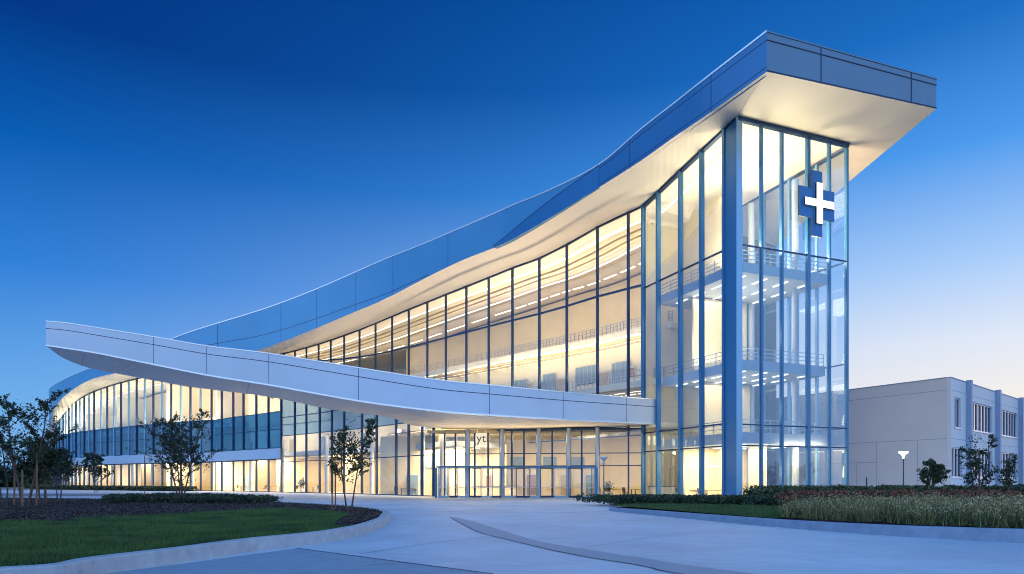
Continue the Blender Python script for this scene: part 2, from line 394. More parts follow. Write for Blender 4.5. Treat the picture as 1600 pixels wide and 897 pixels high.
# tower roof
TR = P(1463, 170, 56.2); TRt = P(1463, 124, 56.2); TB = Vector((33.8, 69.6, 31.7)); TBt = Vector((33.8, 69.6, 34.0))
tip = Vector(rows[0][:3]); tipt = Vector((tip.x, tip.y, rows[0][3])); corner = Vector(tower_c); rr_ = Vector(tower_r)
kb = Vector((kink[0]+gn[15][0]*DEEP, kink[1]+gn[15][1]*DEEP, 29.))
sof.quad(tip, corner, rr_, TR); sof.poly([rr_, Vector((30.1-.372*14, 62.1+.928*14, 31.5)), TB, TR])
sof.poly([corner, Vector(kink), kb, Vector((24.9, 75.1, 31.5)), rr_])
sof.poly([Vector((24.9, 75.1, 31.5)), kb, TB])
# roof front panel (faces front right), right side panel, deck
n_fr = Vector((.3, -.95, 0))
fr = MB()
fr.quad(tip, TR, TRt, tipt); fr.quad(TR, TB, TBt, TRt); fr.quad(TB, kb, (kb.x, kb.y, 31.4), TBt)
top.poly([tipt+Vector((0, 0, -.3)), TRt+Vector((0, 0, -.3)), TBt+Vector((0, 0, -.3)), (kb.x, kb.y, 31.3), (rows[15][0], rows[15][1], rows[15][3]-.3)])
cop2 = MB(); 
def cop_line(mb, a, b, n, h=.13):
    a = Vector(a); b = Vector(b); n = Vector(n)
    mb.hexa([a+n*.05-Vector((0, 0, .02)), b+n*.05-Vector((0, 0, .02)), b-n*.4-Vector((0, 0, .02)), a-n*.4-Vector((0, 0, .02)), a+n*.05+Vector((0, 0, h)), b+n*.05+Vector((0, 0, h)), b-n*.4+Vector((0, 0, h)), a-n*.4+Vector((0, 0, h))])
cop_line(cop2, tipt, TRt, n_fr, .09); cop_line(cop2, TRt, TBt, (1, 0, 0), .09)
part(fas, 'roof_fascia', ['blue_panel', 'blue_panel_shade']); part(fr, 'roof_front_fascia', 'front_panel'); part(sof, 'roof_soffit', 'soffit'); part(top, 'roof_deck', 'side_pilaster')
part(cop, 'roof_coping', 'coping'); part(cop2, 'roof_front_coping', 'front_panel')
# panel joints: along line at fixed fraction + vertical ones
def along_joint(rws, frac0, frac1, w, i0, i1, out=.012):
    for i in range(i0, i1):
        a, b = rws[i], rws[i+1]; na, nb = en[i], en[i+1]
        fa = frac0+(frac1-frac0)*(i-i0)/max(1, i1-i0); fb = frac0+(frac1-frac0)*(i+1-i0)/max(1, i1-i0)
        za = a[2]+(a[3]-a[2])*fa; zb = b[2]+(b[3]-b[2])*fb
        jn.hexa([(a[0]-na[0]*out, a[1]-na[1]*out, za-w), (b[0]-nb[0]*out, b[1]-nb[1]*out, zb-w), (b[0]+nb[0]*.05, b[1]+nb[1]*.05, zb-w), (a[0]+na[0]*.05, a[1]+na[1]*.05, za-w),
                 (a[0]-na[0]*out, a[1]-na[1]*out, za+w), (b[0]-nb[0]*out, b[1]-nb[1]*out, zb+w), (b[0]+nb[0]*.05, b[1]+nb[1]*.05, zb+w), (a[0]+na[0]*.05, a[1]+na[1]*.05, za+w)])
def flush(mat='joint'):
    global jn
    part(jn, 'panel_joint', mat); jn = MB()
along_joint(rows, .80, .86, .03, 0, 22); flush()
along_joint(rows, .12, .12, .03, 0, 20); flush()
along_joint(rows, .05, .52, .035, 44, 82); flush()
def vjoint(x, f0=0, f1=1):
    p, dd = at_px([np.array((r[0], r[1], r[2], r[3])) for r in rows], x)
    jn.post((p[0], p[1]), dd, .06, -.05, .014, p[2]+(p[3]-p[2])*f0, p[2]+(p[3]-p[2])*f1); flush()
for x in (1111, 984, 700, 614, 556, 495, 439, 340): vjoint(x)
for t in (.30, .84):
    a = tip+(TR-tip)*t; b = tipt+(TRt-tipt)*t
    dd = (TR-tip).normalized(); jn.post(a, dd, .05, -.05, .012, a.z+.02, b.z-.02); flush()
for fz in (.80, .03):
    a = tip+(tipt-tip)*fz; b = TR+(TRt-TR)*(fz if fz < .5 else .80)
    jn.wall(a, b, a.z-.03, a.z+.03, b.z-.03, b.z+.03, .012, -.05); flush()
# the folded lower band that tapers off along the roof edge
fold = MB()
ri = [np.array((r[0], r[1], r[2], r[3])) for r in rows]
def row_at(x):
    p, dd = at_px(ri, x); return p, np.array((dd[1], -dd[0]))
fx = [936-(936-776)*k/26 for k in range(27)]
F3 = []
for k, x in enumerate(fx):
    p, nn = row_at(x); t = k/26
    h = (p[3]-p[2])*max(.0, (1-t**1.15))*(.985)+.02; o_ = .05+.45*t
    lo = Vector((p[0]-nn[0]*o_, p[1]-nn[1]*o_, p[2]-.06-.15*t)); F3.append((lo, Vector((lo.x, lo.y, p[2]+h)), Vector((nn[0], nn[1], 0))*(o_+.1)))
for (a0, a1, ai), (b0, b1, bi) in zip(F3, F3[1:]):
    fold.quad(a0, a1, b1, b0); fold.quad(a1, a1+ai, b1+bi, b1); fold.quad(a0, b0, b0+bi, a0+ai)
    fj = .03
fold.quad(F3[-1][0], F3[-1][1], F3[-1][1]+F3[-1][2], F3[-1][0]+F3[-1][2])
fold.quad(F3[0][0], F3[0][0]+F3[0][2], F3[0][1]+F3[0][2], F3[0][1])
part(fold, 'roof_edge_fold', 'blue_panel_shade', smooth=False)
jf = MB()  # dark strip painting in the shadow of the fold's step
for (a0, a1, ai), (b0, b1, bi) in zip(F3, F3[1:]):
    w = Vector((0, 0, .05)); oa = ai.normalized()*-.02; ob = bi.normalized()*-.02
    jf.hexa([a1+oa-w, b1+ob-w, b1+bi.normalized()*.05-w, a1+ai.normalized()*.05-w, a1+oa+w*.3, b1+ob+w*.3, b1+bi.normalized()*.05+w*.3, a1+ai.normalized()*.05+w*.3])
part(jf, 'fold_edge_line', 'joint')

# ---- glazing bays
def bay(p0, p1, levels, tops, mats, mw=.22, md=(.10, .16), trans=(), mm='mullion', tmat=None, tw=.05, lastpost=False):
    """levels: list of (z0a,z0b,z1a,z1b,matindex)"""
    g = MB()
    for (za0, zb0, za1, zb1, mi) in levels:
        g.wall(p0, p1, za0, za1, zb0, zb1, -.02, .02, mi)
    w = part(g, 'window', mats)
    f = MB(); d = Vector((p1[0]-p0[0], p1[1]-p0[1]))
    z0 = levels[0][0]; f.post(p0, d, mw, -md[0], md[1], z0, tops[0]-.02)
    if lastpost: f.post(p1, d, mw, -md[0], md[1], z0, tops[1]-.02)
    dn = d.normalized()*mw/2
    a = (p0[0]+dn.x, p0[1]+dn.y); b = (p1[0]-dn.x, p1[1]-dn.y)
    for z in trans:
        za, zb = (z if isinstance(z, tuple) else (z, z))
        if za < tops[0]-.2: f.wall(a, b, za-tw, za+tw, zb-tw, zb+tw, -.06, .12, 1)
    f.wall(a, b, tops[0]-.18, tops[0], tops[1]-.18, tops[1], -.07, .13, 1)
    f.wall(a, b, levels[0][0], levels[0][0]+.12, levels[0][1], levels[0][1]+.12, -.07, .13)
    fo = f.build('frame', [mm, 'mullion'], w)
    return w
# upper facade (canopy terrace to roof)
upx = [1007, 982, 934, 886, 843, 801, 764, 729, 697, 668, 639, 613, 587, 562, 538, 517, 498, 479, 461, 444, 428, 414]
up_pts = [at_px(upS, x)[0] for x in upx]; up_pts[0] = kink
def base_up(p):                                   # bottom of the upper glass: terrace level
    x = CX+F*p[0]/p[1]
    return 6.3 if x > 640 else 6.3+(640-x)/230*10
for a, b in zip(up_pts, up_pts[1:]):
    za, zb = base_up(a), base_up(b)
    bay(a, b, [(za, zb, a[2], b[2], 0)], (a[2], b[2]), 'glass_clear', mw=.22, trans=[21.7], tw=.11)
# tower, left side (corner -> kink)
lt = [1134, 1098, 1065, 1030, 1007]
tl = [at_px([tower_c, kink], x)[0] for x in lt[:-1]]+[kink]
for i, (a, b) in enumerate(zip(tl, tl[1:])):
    bay(a, b, [(0, 0, a[2], b[2], 0)], (a[2], b[2]), 'glass_tower', mw=.28, md=(.1, .32), trans=[21.35, 6.55, 4.65], mm='fin', tw=.06, lastpost=(i == 3))
# tower, right side face
rx = [1157, 1190, 1222, 1263, 1296, 1323]
tr_ = [at_px([tower_c, tower_r], x)[0] for x in rx[:-1]]+[tower_r]
for i, (a, b) in enumerate(zip(tr_, tr_[1:])):
    bay(a, b, [(0, 0, 31.9, 31.9, 0)], (31.9, 31.9), 'glass_tower', mw=.2 if i != 3 else .34, md=(.1, .22), trans=[21.4, 6.4, 4.65], mm='fin', tw=.05, lastpost=(i == 4))
# corner column
cc = MB(); 
c0 = Vector(tower_c[:2]); L_ = Vector(dl); R_ = Vector(dr)
nl = Vector((-L_.y, L_.x)); nl = nl if nl.x < 0 else -nl
nr = Vector((R_.y, -R_.x)); nr = nr if nr.y < 0 else -nr
q = [c0+nl*.2+nr*.2, c0+R_*.42+nr*.2, c0+R_*.42-nr*.9, c0+L_*1.42+nl*-.9, c0+L_*1.42+nl*.2]
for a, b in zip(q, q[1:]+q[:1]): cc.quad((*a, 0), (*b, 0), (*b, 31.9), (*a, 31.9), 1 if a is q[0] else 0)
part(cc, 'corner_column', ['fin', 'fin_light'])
ht = MB()
for a, b, nn in ((c0+L_*.0, k1_ if False else Vector(kink[:2]), nl), (c0, Vector(tower_r[:2]), nr)):
    za = 31.93; zb = 29.84 if nn is nl else 31.93
    ht.hexa([(*(a+nn*.25), za-.32), (*(b+nn*.25), zb-.32), (*(b-nn*.1), zb-.32), (*(a-nn*.1), za-.32), (*(a+nn*.25), za-.01), (*(b+nn*.25), zb-.01), (*(b-nn*.1), zb-.01), (*(a-nn*.1), za-.01)])
part(ht, 'head_trim', 'mullion')
# tower hidden right side: glass to the back
for k in range(4):
    a = np.array((30.1-.372*3.5*k, 62.1+.928*3.5*k)); b = np.array((30.1-.372*3.5*(k+1), 62.1+.928*3.5*(k+1)))
    bay(b, a, [(0, 0, 31.6, 31.6, 0)], (31.6, 31.6), 'glass_clear', mw=.25, trans=[21.4, 12.2, 6.4], mm='fin_light', lastpost=(k == 3))
# lower curved facade, entrance end to far left
lx = [678, 660, 639, 619.5, 589, 566, 538, 519, 500, 479, 461, 440, 420, 401, 381, 365, 347, 331, 314, 298, 283, 268, 254, 240, 227, 214, 202, 189.5, 179, 168, 158.6, 147.5, 139.7, 132, 125, 119, 113, 108, 103, 99, 96, 93.5, 91, 89.3]
lp = [at_px(LOWL, x)[0] for x in lx]
k0 = min(range(len(LOWL)), key=lambda i: abs(LOWL[i][1]-(lp[-1][1]+3)))
lp += [LOWL[i] for i in range(k0, len(LOWL), 3)]
for i, (a, b) in enumerate(zip(lp, lp[1:])):
    za, zb = a[2], b[2]
    if i < 11:
        s = min(8.3, za-.3), min(8.3, zb-.3)
        if i < 2: lv = [(0, 0, za, zb, 0)]
        else: lv = [(0, 0, s[0], s[1], 0), (s[0], s[1], za, zb, 1)]
        bay(a, b, lv, (za, zb), ['glass_clear', 'glass_podium'], mw=.2, trans=[4.5, 8.3, 11.], lastpost=(i == 10))
    else:
        m_ = min(12., za-.1), min(12., zb-.1)
        gi = 'glass_left' if i > 20 else 'glass_clear'
        lv = [(6.55, 6.55, max(6.7, m_[0]), max(6.7, m_[1]), 1)]
        if za > 12.4: lv.append((m_[0], m_[1], za, zb, 0))
        bay(a, b, lv, (za, zb), [gi, 'glass_sky_tint'], mw=.22, md=(.1, .2), trans=[9.4, 12.], mm='mullion' if i < 18 or i % 2 else 'fin_light')
        bay(a, b, [(0, 0, 5.0, 5.0, 0)], (5.0, 5.0), 'glass_clear', mw=.2, trans=[])
# spandrel band
sb_ = MB(); sj = MB()
for i in range(11, len(lp)-1):
    a, b = lp[i], lp[i+1]
    sb_.wall(a, b, 5.02, 6.53, 5.02, 6.53, -.3, .38)
d0 = (lp[12]-lp[11])[:2]
part(sb_, 'spandrel_band', 'spandrel')
# podium roof between the lower and the upper glass (behind the canopy)
pr = MB()
nlo = len(lowS)
for i in range(nlo-1):
    a, b = lowS[i], lowS[i+1]
    ta, tb = i/(nlo-1), (i+1)/(nlo-1)
    ua = upS[int(40+ta*(len(upS)-1-40))]; ub = upS[int(40+tb*(len(upS)-1-40))]
    pr.quad((a[0], a[1], a[2]), (b[0], b[1], b[2]), (ub[0], ub[1], min(b[2], ub[2]-.2)), (ua[0], ua[1], a[2]))
part(pr, 'podium_roof', 'soffit')
# entrance wall
ex = [678, 694.7, 712, 728.5, 742, 763, 782, 800, 819, 839, 863, 886, 909, 931, 982, 1007]
ew = [np.array((-8.2, 74.)), np.array((13.5, 70.5))]
ep = [at_px(ew, x)[0] for x in ex[:-1]]+[ew[1]]
for a, b in zip(ep[::-1], ep[::-1][1:]):
    bay(a, b, [(0, 0, 7.12, 7.12, 0)], (7.12, 7.12), 'glass_clear', mw=.17, trans=[4.55, 3.25], tw=.045)

for x_ in (-5., .5, 6.):  # uplights added above the vestibule to warm the canopy soffit
    area((x_, 69.6, -0+3.3), (.0, -.35, 1), 4.5, .25, 200, WARM, bld).location -= Vector((0, 80, 0))
# ------------------------------------------------------------------ canopy
cp = [(72, 540, 502, 68), (105, 545, 505, 67), (150, 552, 512, 65.6), (240, 570, 526.5, 63), (325, 587, 541, 60.8), (420, 602, 552.5, 58.5), (560, 627, 575, 55.9), (680, 642.5, 593.5, 54.5), (765, 649, 602, 55.6), (880, 656, 613, 60), (960, 660, 619.5, 64.2), (1028, 663, 625, 68.4)]
bk = [(73, 541, 68.5), (100, 560, 71), (140, 575, 73.), (200, 587, 73), (302, 605, 71), (419, 620, 68), (519, 640, 67), (580, 644.5, 66), (631, 658, 69), (678, 673, 74), (853, 668, 72), (1028, 663.5, 70.3)]
rowc = []
bkmap = [0, 1, 2, 3, 4, 5, 6, 7.5, 8.6, 9.6, 10.5, 11]
for k, (x, yb, yt, D) in enumerate(cp):
    j = bkmap[k]; j0 = int(j); t = j-j0; b0 = bk[j0]; b1 = bk[min(j0+1, len(bk)-1)]
    q = [b0[i]+(b1[i]-b0[i])*t for i in range(3)]
    f0 = P(x, yb, D); f1 = P(x, yt, D); b_ = P(*q)
    rowc.append([f0.x, f0.y, f0.z, f1.z, b_.x, b_.y, b_.z])
rowc = cr_spline(rowc, 7)
cf = MB(); cs = MB(); ct = MB(); cj = MB(); cl = MB(); cl2 = MB()
cn = normals([np.array(r[:2]) for r in rowc])
for k in range(len(rowc)-1):
    a, b = rowc[k], rowc[k+1]; na = -cn[k]; nb = -cn[k+1]     # left -> right: outward is flipped
    if True: na, nb = cn[k], cn[k+1]
    A0, A1, B0, B1 = (a[0], a[1], a[2]), (a[0], a[1], a[3]), (b[0], b[1], b[2]), (b[0], b[1], b[3])
    cf.quad(A0, B0, B1, A1)
    cs.quad(A0, (a[4], a[5], a[6]), (b[4], b[5], b[6]), B0)
    ct.quad(A1, B1, (b[4], b[5], b[6]+.9 if k > 30 else max(b[6]+.4, b[3]-.5)), (a[4], a[5], a[6]+.9 if k > 30 else max(a[6]+.4, a[3]-.5)))
    ct.quad((a[4], a[5], a[6]), (a[4], a[5], a[6]+.9 if k > 30 else max(a[6]+.4, a[3]-.5)), (b[4], b[5], b[6]+.9 if k > 30 else max(b[6]+.4, b[3]-.5)), (b[4], b[5], b[6]))
    for fz, w in ((.62, .028),):
        za = a[2]+(a[3]-a[2])*fz; zb = b[2]+(b[3]-b[2])*fz
        if .62 == fz: za = a[3]-.70; zb = b[3]-.70
        cj.wall(A0, B0, za-w, za+w, zb-w, zb+w, -.012, .05)
    cl.wall(A0, B0, a[3]-.02, a[3]+.07, b[3]-.02, b[3]+.07, -.04, .4)
    cl2.wall(A0, B0, a[2]-.03, a[2]+.10, b[2]-.03, b[2]+.10, -.03, .2)
for k in range(5, len(rowc)-1, 7):
    r = rowc[k]; f_ = Vector((r[0], r[1], r[2])); b_ = Vector((r[4], r[5], r[6])); e_ = Vector((.02, 0, 0)); dn = Vector((0, 0, -.012))
    sm_ = MB(); sm_.quad(f_+e_+dn, f_-e_+dn, b_-e_+dn, b_+e_+dn); part(sm_, 'soffit_seam', 'seam')
# left and right end caps
for r in (rowc[0], rowc[-1]):
    cf.quad((r[0], r[1], r[2]), (r[0], r[1], r[3]), (r[4], r[5], max(r[6]+.4, r[3]-.5)), (r[4], r[5], r[6]))
canopy = part(cf, 'canopy_fascia', 'white_panel'); part(cs, 'canopy_soffit', 'canopy_soffit'); part(ct, 'canopy_roof', 'side_pilaster')
part(cl, 'canopy_edge_trim', 'coping'); part(cl2, 'canopy_drip_trim', 'coping')
pc = [np.array((r[0], r[1], r[2], r[3])) for r in rowc]
for x in (240, 323, 420, 560, 765, 880, 979):
    p, dd = at_px(pc, x)
    a = Vector(p[:2])-Vector(dd)*.02; b = Vector(p[:2])+Vector(dd)*.02
    cj.wall(a, b, p[2]+.1, p[3]-.02, p[2]+.1, p[3]-.02, -.012, .05)
part(cj, 'canopy_panel_joint', 'joint')
# terrace filling between canopy back, entrance wall and the upper glass
tf = MB()
tf.poly([(-8.4, 74.2, 7.3), (13.2, 70.9, 7.3), (9.2, 75.2, 7.3), (3.15, 83, 7.3), (-3, 89.6, 7.3), (-8, 94.8, 7.3), (-14, 101, 7.3), (-14.9, 82.5, 7.3), (-11, 77.6, 7.3)])
tf.poly([(x, y, 7.13) for x, y in ((-8.4, 74.2), (13.2, 70.9), (9.2, 75.2), (3.15, 83), (-3, 89.6), (-8, 94.8), (-14, 101), (-14.9, 82.5), (-11, 77.6))])
part(tf, 'terrace_slab', 'interior_white')

# ------------------------------------------------------------------ interior
def strip_wall(path, ns, off, z0, ztop, name, mat, step=1, i0=0, i1=None):
    mb = MB(); i1 = i1 or len(path)-1
    for i in range(i0, i1, step):
        j = min(i+step, i1); a, b = path[i], path[j]; na, nb = ns[i], ns[j]
        zt = (lambda p: ztop if ztop else p[2]-.9)
        mb.quad((a[0]+na[0]*off, a[1]+na[1]*off, z0), (b[0]+nb[0]*off, b[1]+nb[1]*off, z0), (b[0]+nb[0]*off, b[1]+nb[1]*off, zt(b)), (a[0]+na[0]*off, a[1]+na[1]*off, zt(a)))
    return part(mb, name, mat)
def slab(path, ns, o0, o1, z, th, name, mat, i0=0, i1=None):
    mb = MB(); i1 = i1 or len(path)-1
    for i in range(i0, i1):
        a, b = path[i], path[i+1]; na, nb = ns[i], ns[i+1]
        q = [(p[0]+n[0]*o, p[1]+n[1]*o) for (p, n, o) in ((a, na, o0), (b, nb, o0), (b, nb, o1), (a, na, o1))]
        mb.hexa([(*k, z-th) for k in q]+[(*k, z) for k in q])
    return part(mb, name, mat)
def strip_light(path, ns, off, z, i0, i1, w, name='ceiling_light', mat='light_strip', gap=0, follow=None):
    mb = MB(); k = 0
    for i in range(i0, i1):
        k += 1
        if gap and k % gap == 0: continue
        a, b = path[i], path[i+1]; na, nb = ns[i], ns[i+1]
        za = (a[2]-follow) if follow is not None else z; zb = (b[2]-follow) if follow is not None else z
        q = [(a[0]+na[0]*off, a[1]+na[1]*off, za), (b[0]+nb[0]*off, b[1]+nb[1]*off, zb), (b[0]+nb[0]*(off+w), b[1]+nb[1]*(off+w), zb), (a[0]+na[0]*(off+w), a[1]+na[1]*(off+w), za)]
        mb.hexa([(p[0], p[1], p[2]-.08) for p in q]+q)
    return part(mb, name, mat)
upn = normals(upS); leftn = normals(leftS); lown = normals(lowS); gtn = normals(GT); lln = normals(LOWL)
NU = len(upS)-1
# ground floor inside everything
fl = MB()
for i in range(0, len(LOWL)-1):
    a, b = LOWL[i], LOWL[i+1]; na, nb = lln[i], lln[i+1]
    fl.quad((a[0], a[1], .02), (b[0], b[1], .02), (b[0]+nb[0]*18, b[1]+nb[1]*18, .02), (a[0]+na[0]*18, a[1]+na[1]*18, .02))
fl.poly([(-8.2, 74, .03), (13.5, 70.5, .03), (18.7, 57.5, .03), (30.1, 62.1, .03), (24.9, 75.1, .03), (30, 90, .03), (0, 100, .03)])
part(fl, 'interior_floor', 'interior_floor')
# walls
strip_wall(upS, upn, 13, 7.3, None, 'interior_wall', 'interior_cream', 2, 0, 72)
strip_wall(upS, upn, 9, 7.3, 18.2, 'interior_wall', 'interior_white', 2, 6, 84)
strip_wall(leftS, leftn, 9, 0, None, 'interior_wall', 'interior_cream', 2)
strip_wall(lowS, lown, 10, 0, 6., 'interior_wall', 'interior_cream', 2)
strip_wall(lowS, lown, 6.5, 11.02, None, 'interior_wall', 'interior_cream', 2, 22)
strip_wall(lowS, lown, 7, 6., 11., 'interior_wall', 'interior_white', 2, 10)
lob = MB(); lob.quad((-16, 84, 0), (12, 84, 0), (12, 84, 7.1), (-16, 84, 7.1)); lob.quad((12, 84, 0), (20, 76, 0), (20, 76, 7.1), (12, 84, 7.1)); part(lob, 'lobby_wall', 'interior_cream')
# upper slabs (edges of the gallery floors)
slab(upS, upn, 3.2, 13, 12.6, .7, 'gallery_floor', 'interior_white', 0, 70)
slab(upS, upn, 4.8, 13, 18.8, .7, 'gallery_floor', 'interior_white', 0, 70)
slab(upS, upn, .6, 13, 7.9, .6, 'gallery_floor', 'interior_white', 0, 76)
slab(leftS, leftn, .3, 9, 6.3, .7, 'upper_floor', 'slab_edge')
slab(leftS, leftn, .35, 9, 12.2, .5, 'upper_floor', 'slab_edge', 0, 44)
slab(lowS, lown, 3.5, 10, 6.2, .6, 'upper_floor', 'slab_edge', 3)
# railings
def railing(path, ns, off, z, i0, i1, name='railing', mat='steel'):
    mb = MB()
    for i in range(i0, i1):
        a, b = path[i], path[i+1]; na, nb = ns[i], ns[i+1]
        A = (a[0]+na[0]*off, a[1]+na[1]*off); B = (b[0]+nb[0]*off, b[1]+nb[1]*off)
        for zz in (.35, .7, 1.08): mb.wall(A, B, z+zz-.025, z+zz+.025, z+zz-.025, z+zz+.025, -.025, .025)
        mb.post(A, (B[0]-A[0], B[1]-A[1]), .06, -.03, .03, z, z+1.08)
    return part(mb, name, mat)
railing(upS, upn, 3.35, 12.6, 0, 70); railing(upS, upn, 5.0, 18.8, 0, 70); railing(upS, upn, .9, 7.9, 0, 70)
# dark glass screens, doors and notice panels on the gallery walls: small blue-grey rectangles
for k, (i, z, h, ln) in enumerate([(8, 8.0, 2.6, 3), (14, 13., 3.2, 4), (22, 13., 3.4, 5), (30, 8., 2.8, 4), (34, 13, 3.2, 4), (44, 13., 3., 5), (52, 8., 2.6, 3), (26, 8., 2.4, 2), (4, 13., 3, 2)]):
    mb = MB()
    for j in range(i, i+ln):
        a, b = upS[j], upS[j+1]; na, nb = upn[j], upn[j+1]
        mb.wall((a[0]+na[0]*8.8, a[1]+na[1]*8.8), (b[0]+nb[0]*8.85, b[1]+nb[1]*8.85), z, z+h, z, z+h, 0, .1)
        mb.post((a[0]+na[0]*8.75, a[1]+na[1]*8.75), (b[0]-a[0], b[1]-a[1]), .08, -.02, .04, z, z+h, 1)
    part(mb, 'glass_screen', ['interior_blue', 'frame_white'])
# ceiling strips (visible lit lamps) in the tall glazed hall
strip_light(upS, upn, 1.6, 0, 2, 84, .30, follow=.55)
strip_light(upS, upn, 6.0, 0, 2, 84, .22, follow=1.0)
strip_light(upS, upn, 9.5, 0, 2, 84, .22, follow=1.2, gap=4)
for off in (5., 7., 8.4): strip_light(upS, upn, off, 18.05, 2, 70, .14, gap=3)
for off in (4., 5.6, 7.4): strip_light(upS, upn, off, 11.85, 2, 70, .14, gap=4)
for off in (1.5, 4.5): strip_light(leftS, leftn, off, 0, 0, 60, .16, follow=.5, gap=3)
for off in (2., 4.2, 6.4): strip_light(leftS, leftn, off, 5.5, 0, 60, .16, gap=3)
for off in (2., 5.): strip_light(leftS, leftn, off, 11.6, 0, 40, .12, gap=3)
for off in (4.5, 7.): strip_light(lowS, lown, off, 5.5, 3, 46, .16, gap=3)
# built-in doors and counters along the interior walls, ceiling baffles
def wall_doors(path, ns, off, z, i0, i1, step, w=1.1, h=2.3):
    for i in range(i0, i1, step):
        p = path[i]; n = ns[i]; d = (n[1], -n[0]); mb = MB(); o_ = off-.12
        c = (p[0]+n[0]*o_, p[1]+n[1]*o_)
        mb.post(c, d, w+.3, -.06, .0, z, z+h+.15, 1); mb.post((c[0]-n[0]*.05, c[1]-n[1]*.05), d, w, -.06, .0, z, z+h, 0)
        part(mb, 'interior_door', [random.choice(['interior_tan', 'furniture_wood', 'interior_blue']), 'frame_white'])
wall_doors(lowS, lown, 10, .03, 6, 47, 4); wall_doors(leftS, leftn, 9, .03, 2, 60, 3); wall_doors(upS, upn, 9, 12.65, 8, 70, 6, 1.4, 2.6); wall_doors(lowS, lown, 7, 6.2, 12, 46, 5)
def counter(path, ns, off, z, i0, i1, h=1.0):
    mb = MB()
    for i in range(i0, i1):
        a, b = path[i], path[i+1]; na, nb = ns[i], ns[i+1]
        A = (a[0]+na[0]*off, a[1]+na[1]*off); B = (b[0]+nb[0]*off, b[1]+nb[1]*off)
        mb.wall(A, B, z, z+h, z, z+h, -.3, .3, 0); mb.wall(A, B, z+h, z+h+.06, z+h, z+h+.06, -.38, .38, 1)
    part(mb, 'built_in_counter', ['interior_white', 'furniture_dark'])
for i0_, i1_ in ((6, 10), (18, 23), (38, 42), (50, 54)): counter(upS, upn, 6.4, 12.6, i0_, i1_)
for i0_, i1_ in ((10, 13), (24, 28), (46, 50)): counter(upS, upn, 4.2, 7.9, i0_, i1_)
for i0_, i1_ in ((4, 6), (14, 17), (28, 31), (44, 47)): counter(leftS, leftn, 4.4, 12.2, i0_, i1_)
for i0_, i1_ in ((10, 12), (26, 29)): counter(lowS, lown, 4.6, 6.2, i0_, i1_)
def baffles(path, ns, offs, z, i0, i1, follow=None, mat='interior_tan'):
    for o_ in offs:
        mb = MB()
        for i in range(i0, i1):
            a, b = path[i], path[i+1]; na, nb = ns[i], ns[i+1]
            za, zb = (z, z) if follow is None else (a[2]-follow, b[2]-follow)
            mb.wall((a[0]+na[0]*o_, a[1]+na[1]*o_), (b[0]+nb[0]*o_, b[1]+nb[1]*o_), za-.22, za, zb-.22, zb, -.04, .04)
        part(mb, 'ceiling_baffle', mat)
baffles(upS, upn, (3.2, 4.6, 7.6), 0, 2, 84, follow=.6); baffles(upS, upn, (5.6, 6.6, 8.0), 18.1, 2, 70); baffles(upS, upn, (3.8, 4.8, 6.4), 11.9, 2, 70)
baffles(lowS, lown, (3.8, 5.2, 6.6, 8.), 5.6, 3, 46); baffles(leftS, leftn, (1.2, 3.1, 5.2), 5.55, 0, 60)
for yy in (72.9, 74.4, 76.3, 78.7):
    mb = MB(); mb.wall((-9, yy+.6), (14, yy-1.4), 6.75, 7.05, 6.75, 7.05, -.05, .05); part(mb, 'ceiling_baffle', 'interior_tan')
for x_ in (-12, -8.5, -5, -1.2, 2.4, 6.5, 9.6):
    mb = MB(); mb.box(x_-.7, x_+.7, 83.85, 83.96, .03, 2.5); mb.box(x_-.6, x_+.6, 83.78, 83.85, .03, 2.4, 1); part(mb, 'interior_door', ['frame_white', random.choice(['interior_tan', 'furniture_wood', 'interior_blue'])])
for x_ in (-10.2, -3, .6, 4.6, 8.):
    mb = MB(); mb.box(x_-.8, x_+.8, 83.88, 83.96, 3.2, 4.6); part(mb, 'wall_panel', 'interior_blue')
# lobby lights
lb = MB()
for yy in (73.6, 75.2, 77.4, 80.): 
    lb.hexa([(-9, yy+.6, 6.85), (14, yy-1.4, 6.85), (14, yy-1.2, 6.85), (-9, yy+.8, 6.85), (-9, yy+.6, 6.95), (14, yy-1.4, 6.95), (14, yy-1.2, 6.95), (-9, yy+.8, 6.95)])
part(lb, 'ceiling_light', 'light_strip')
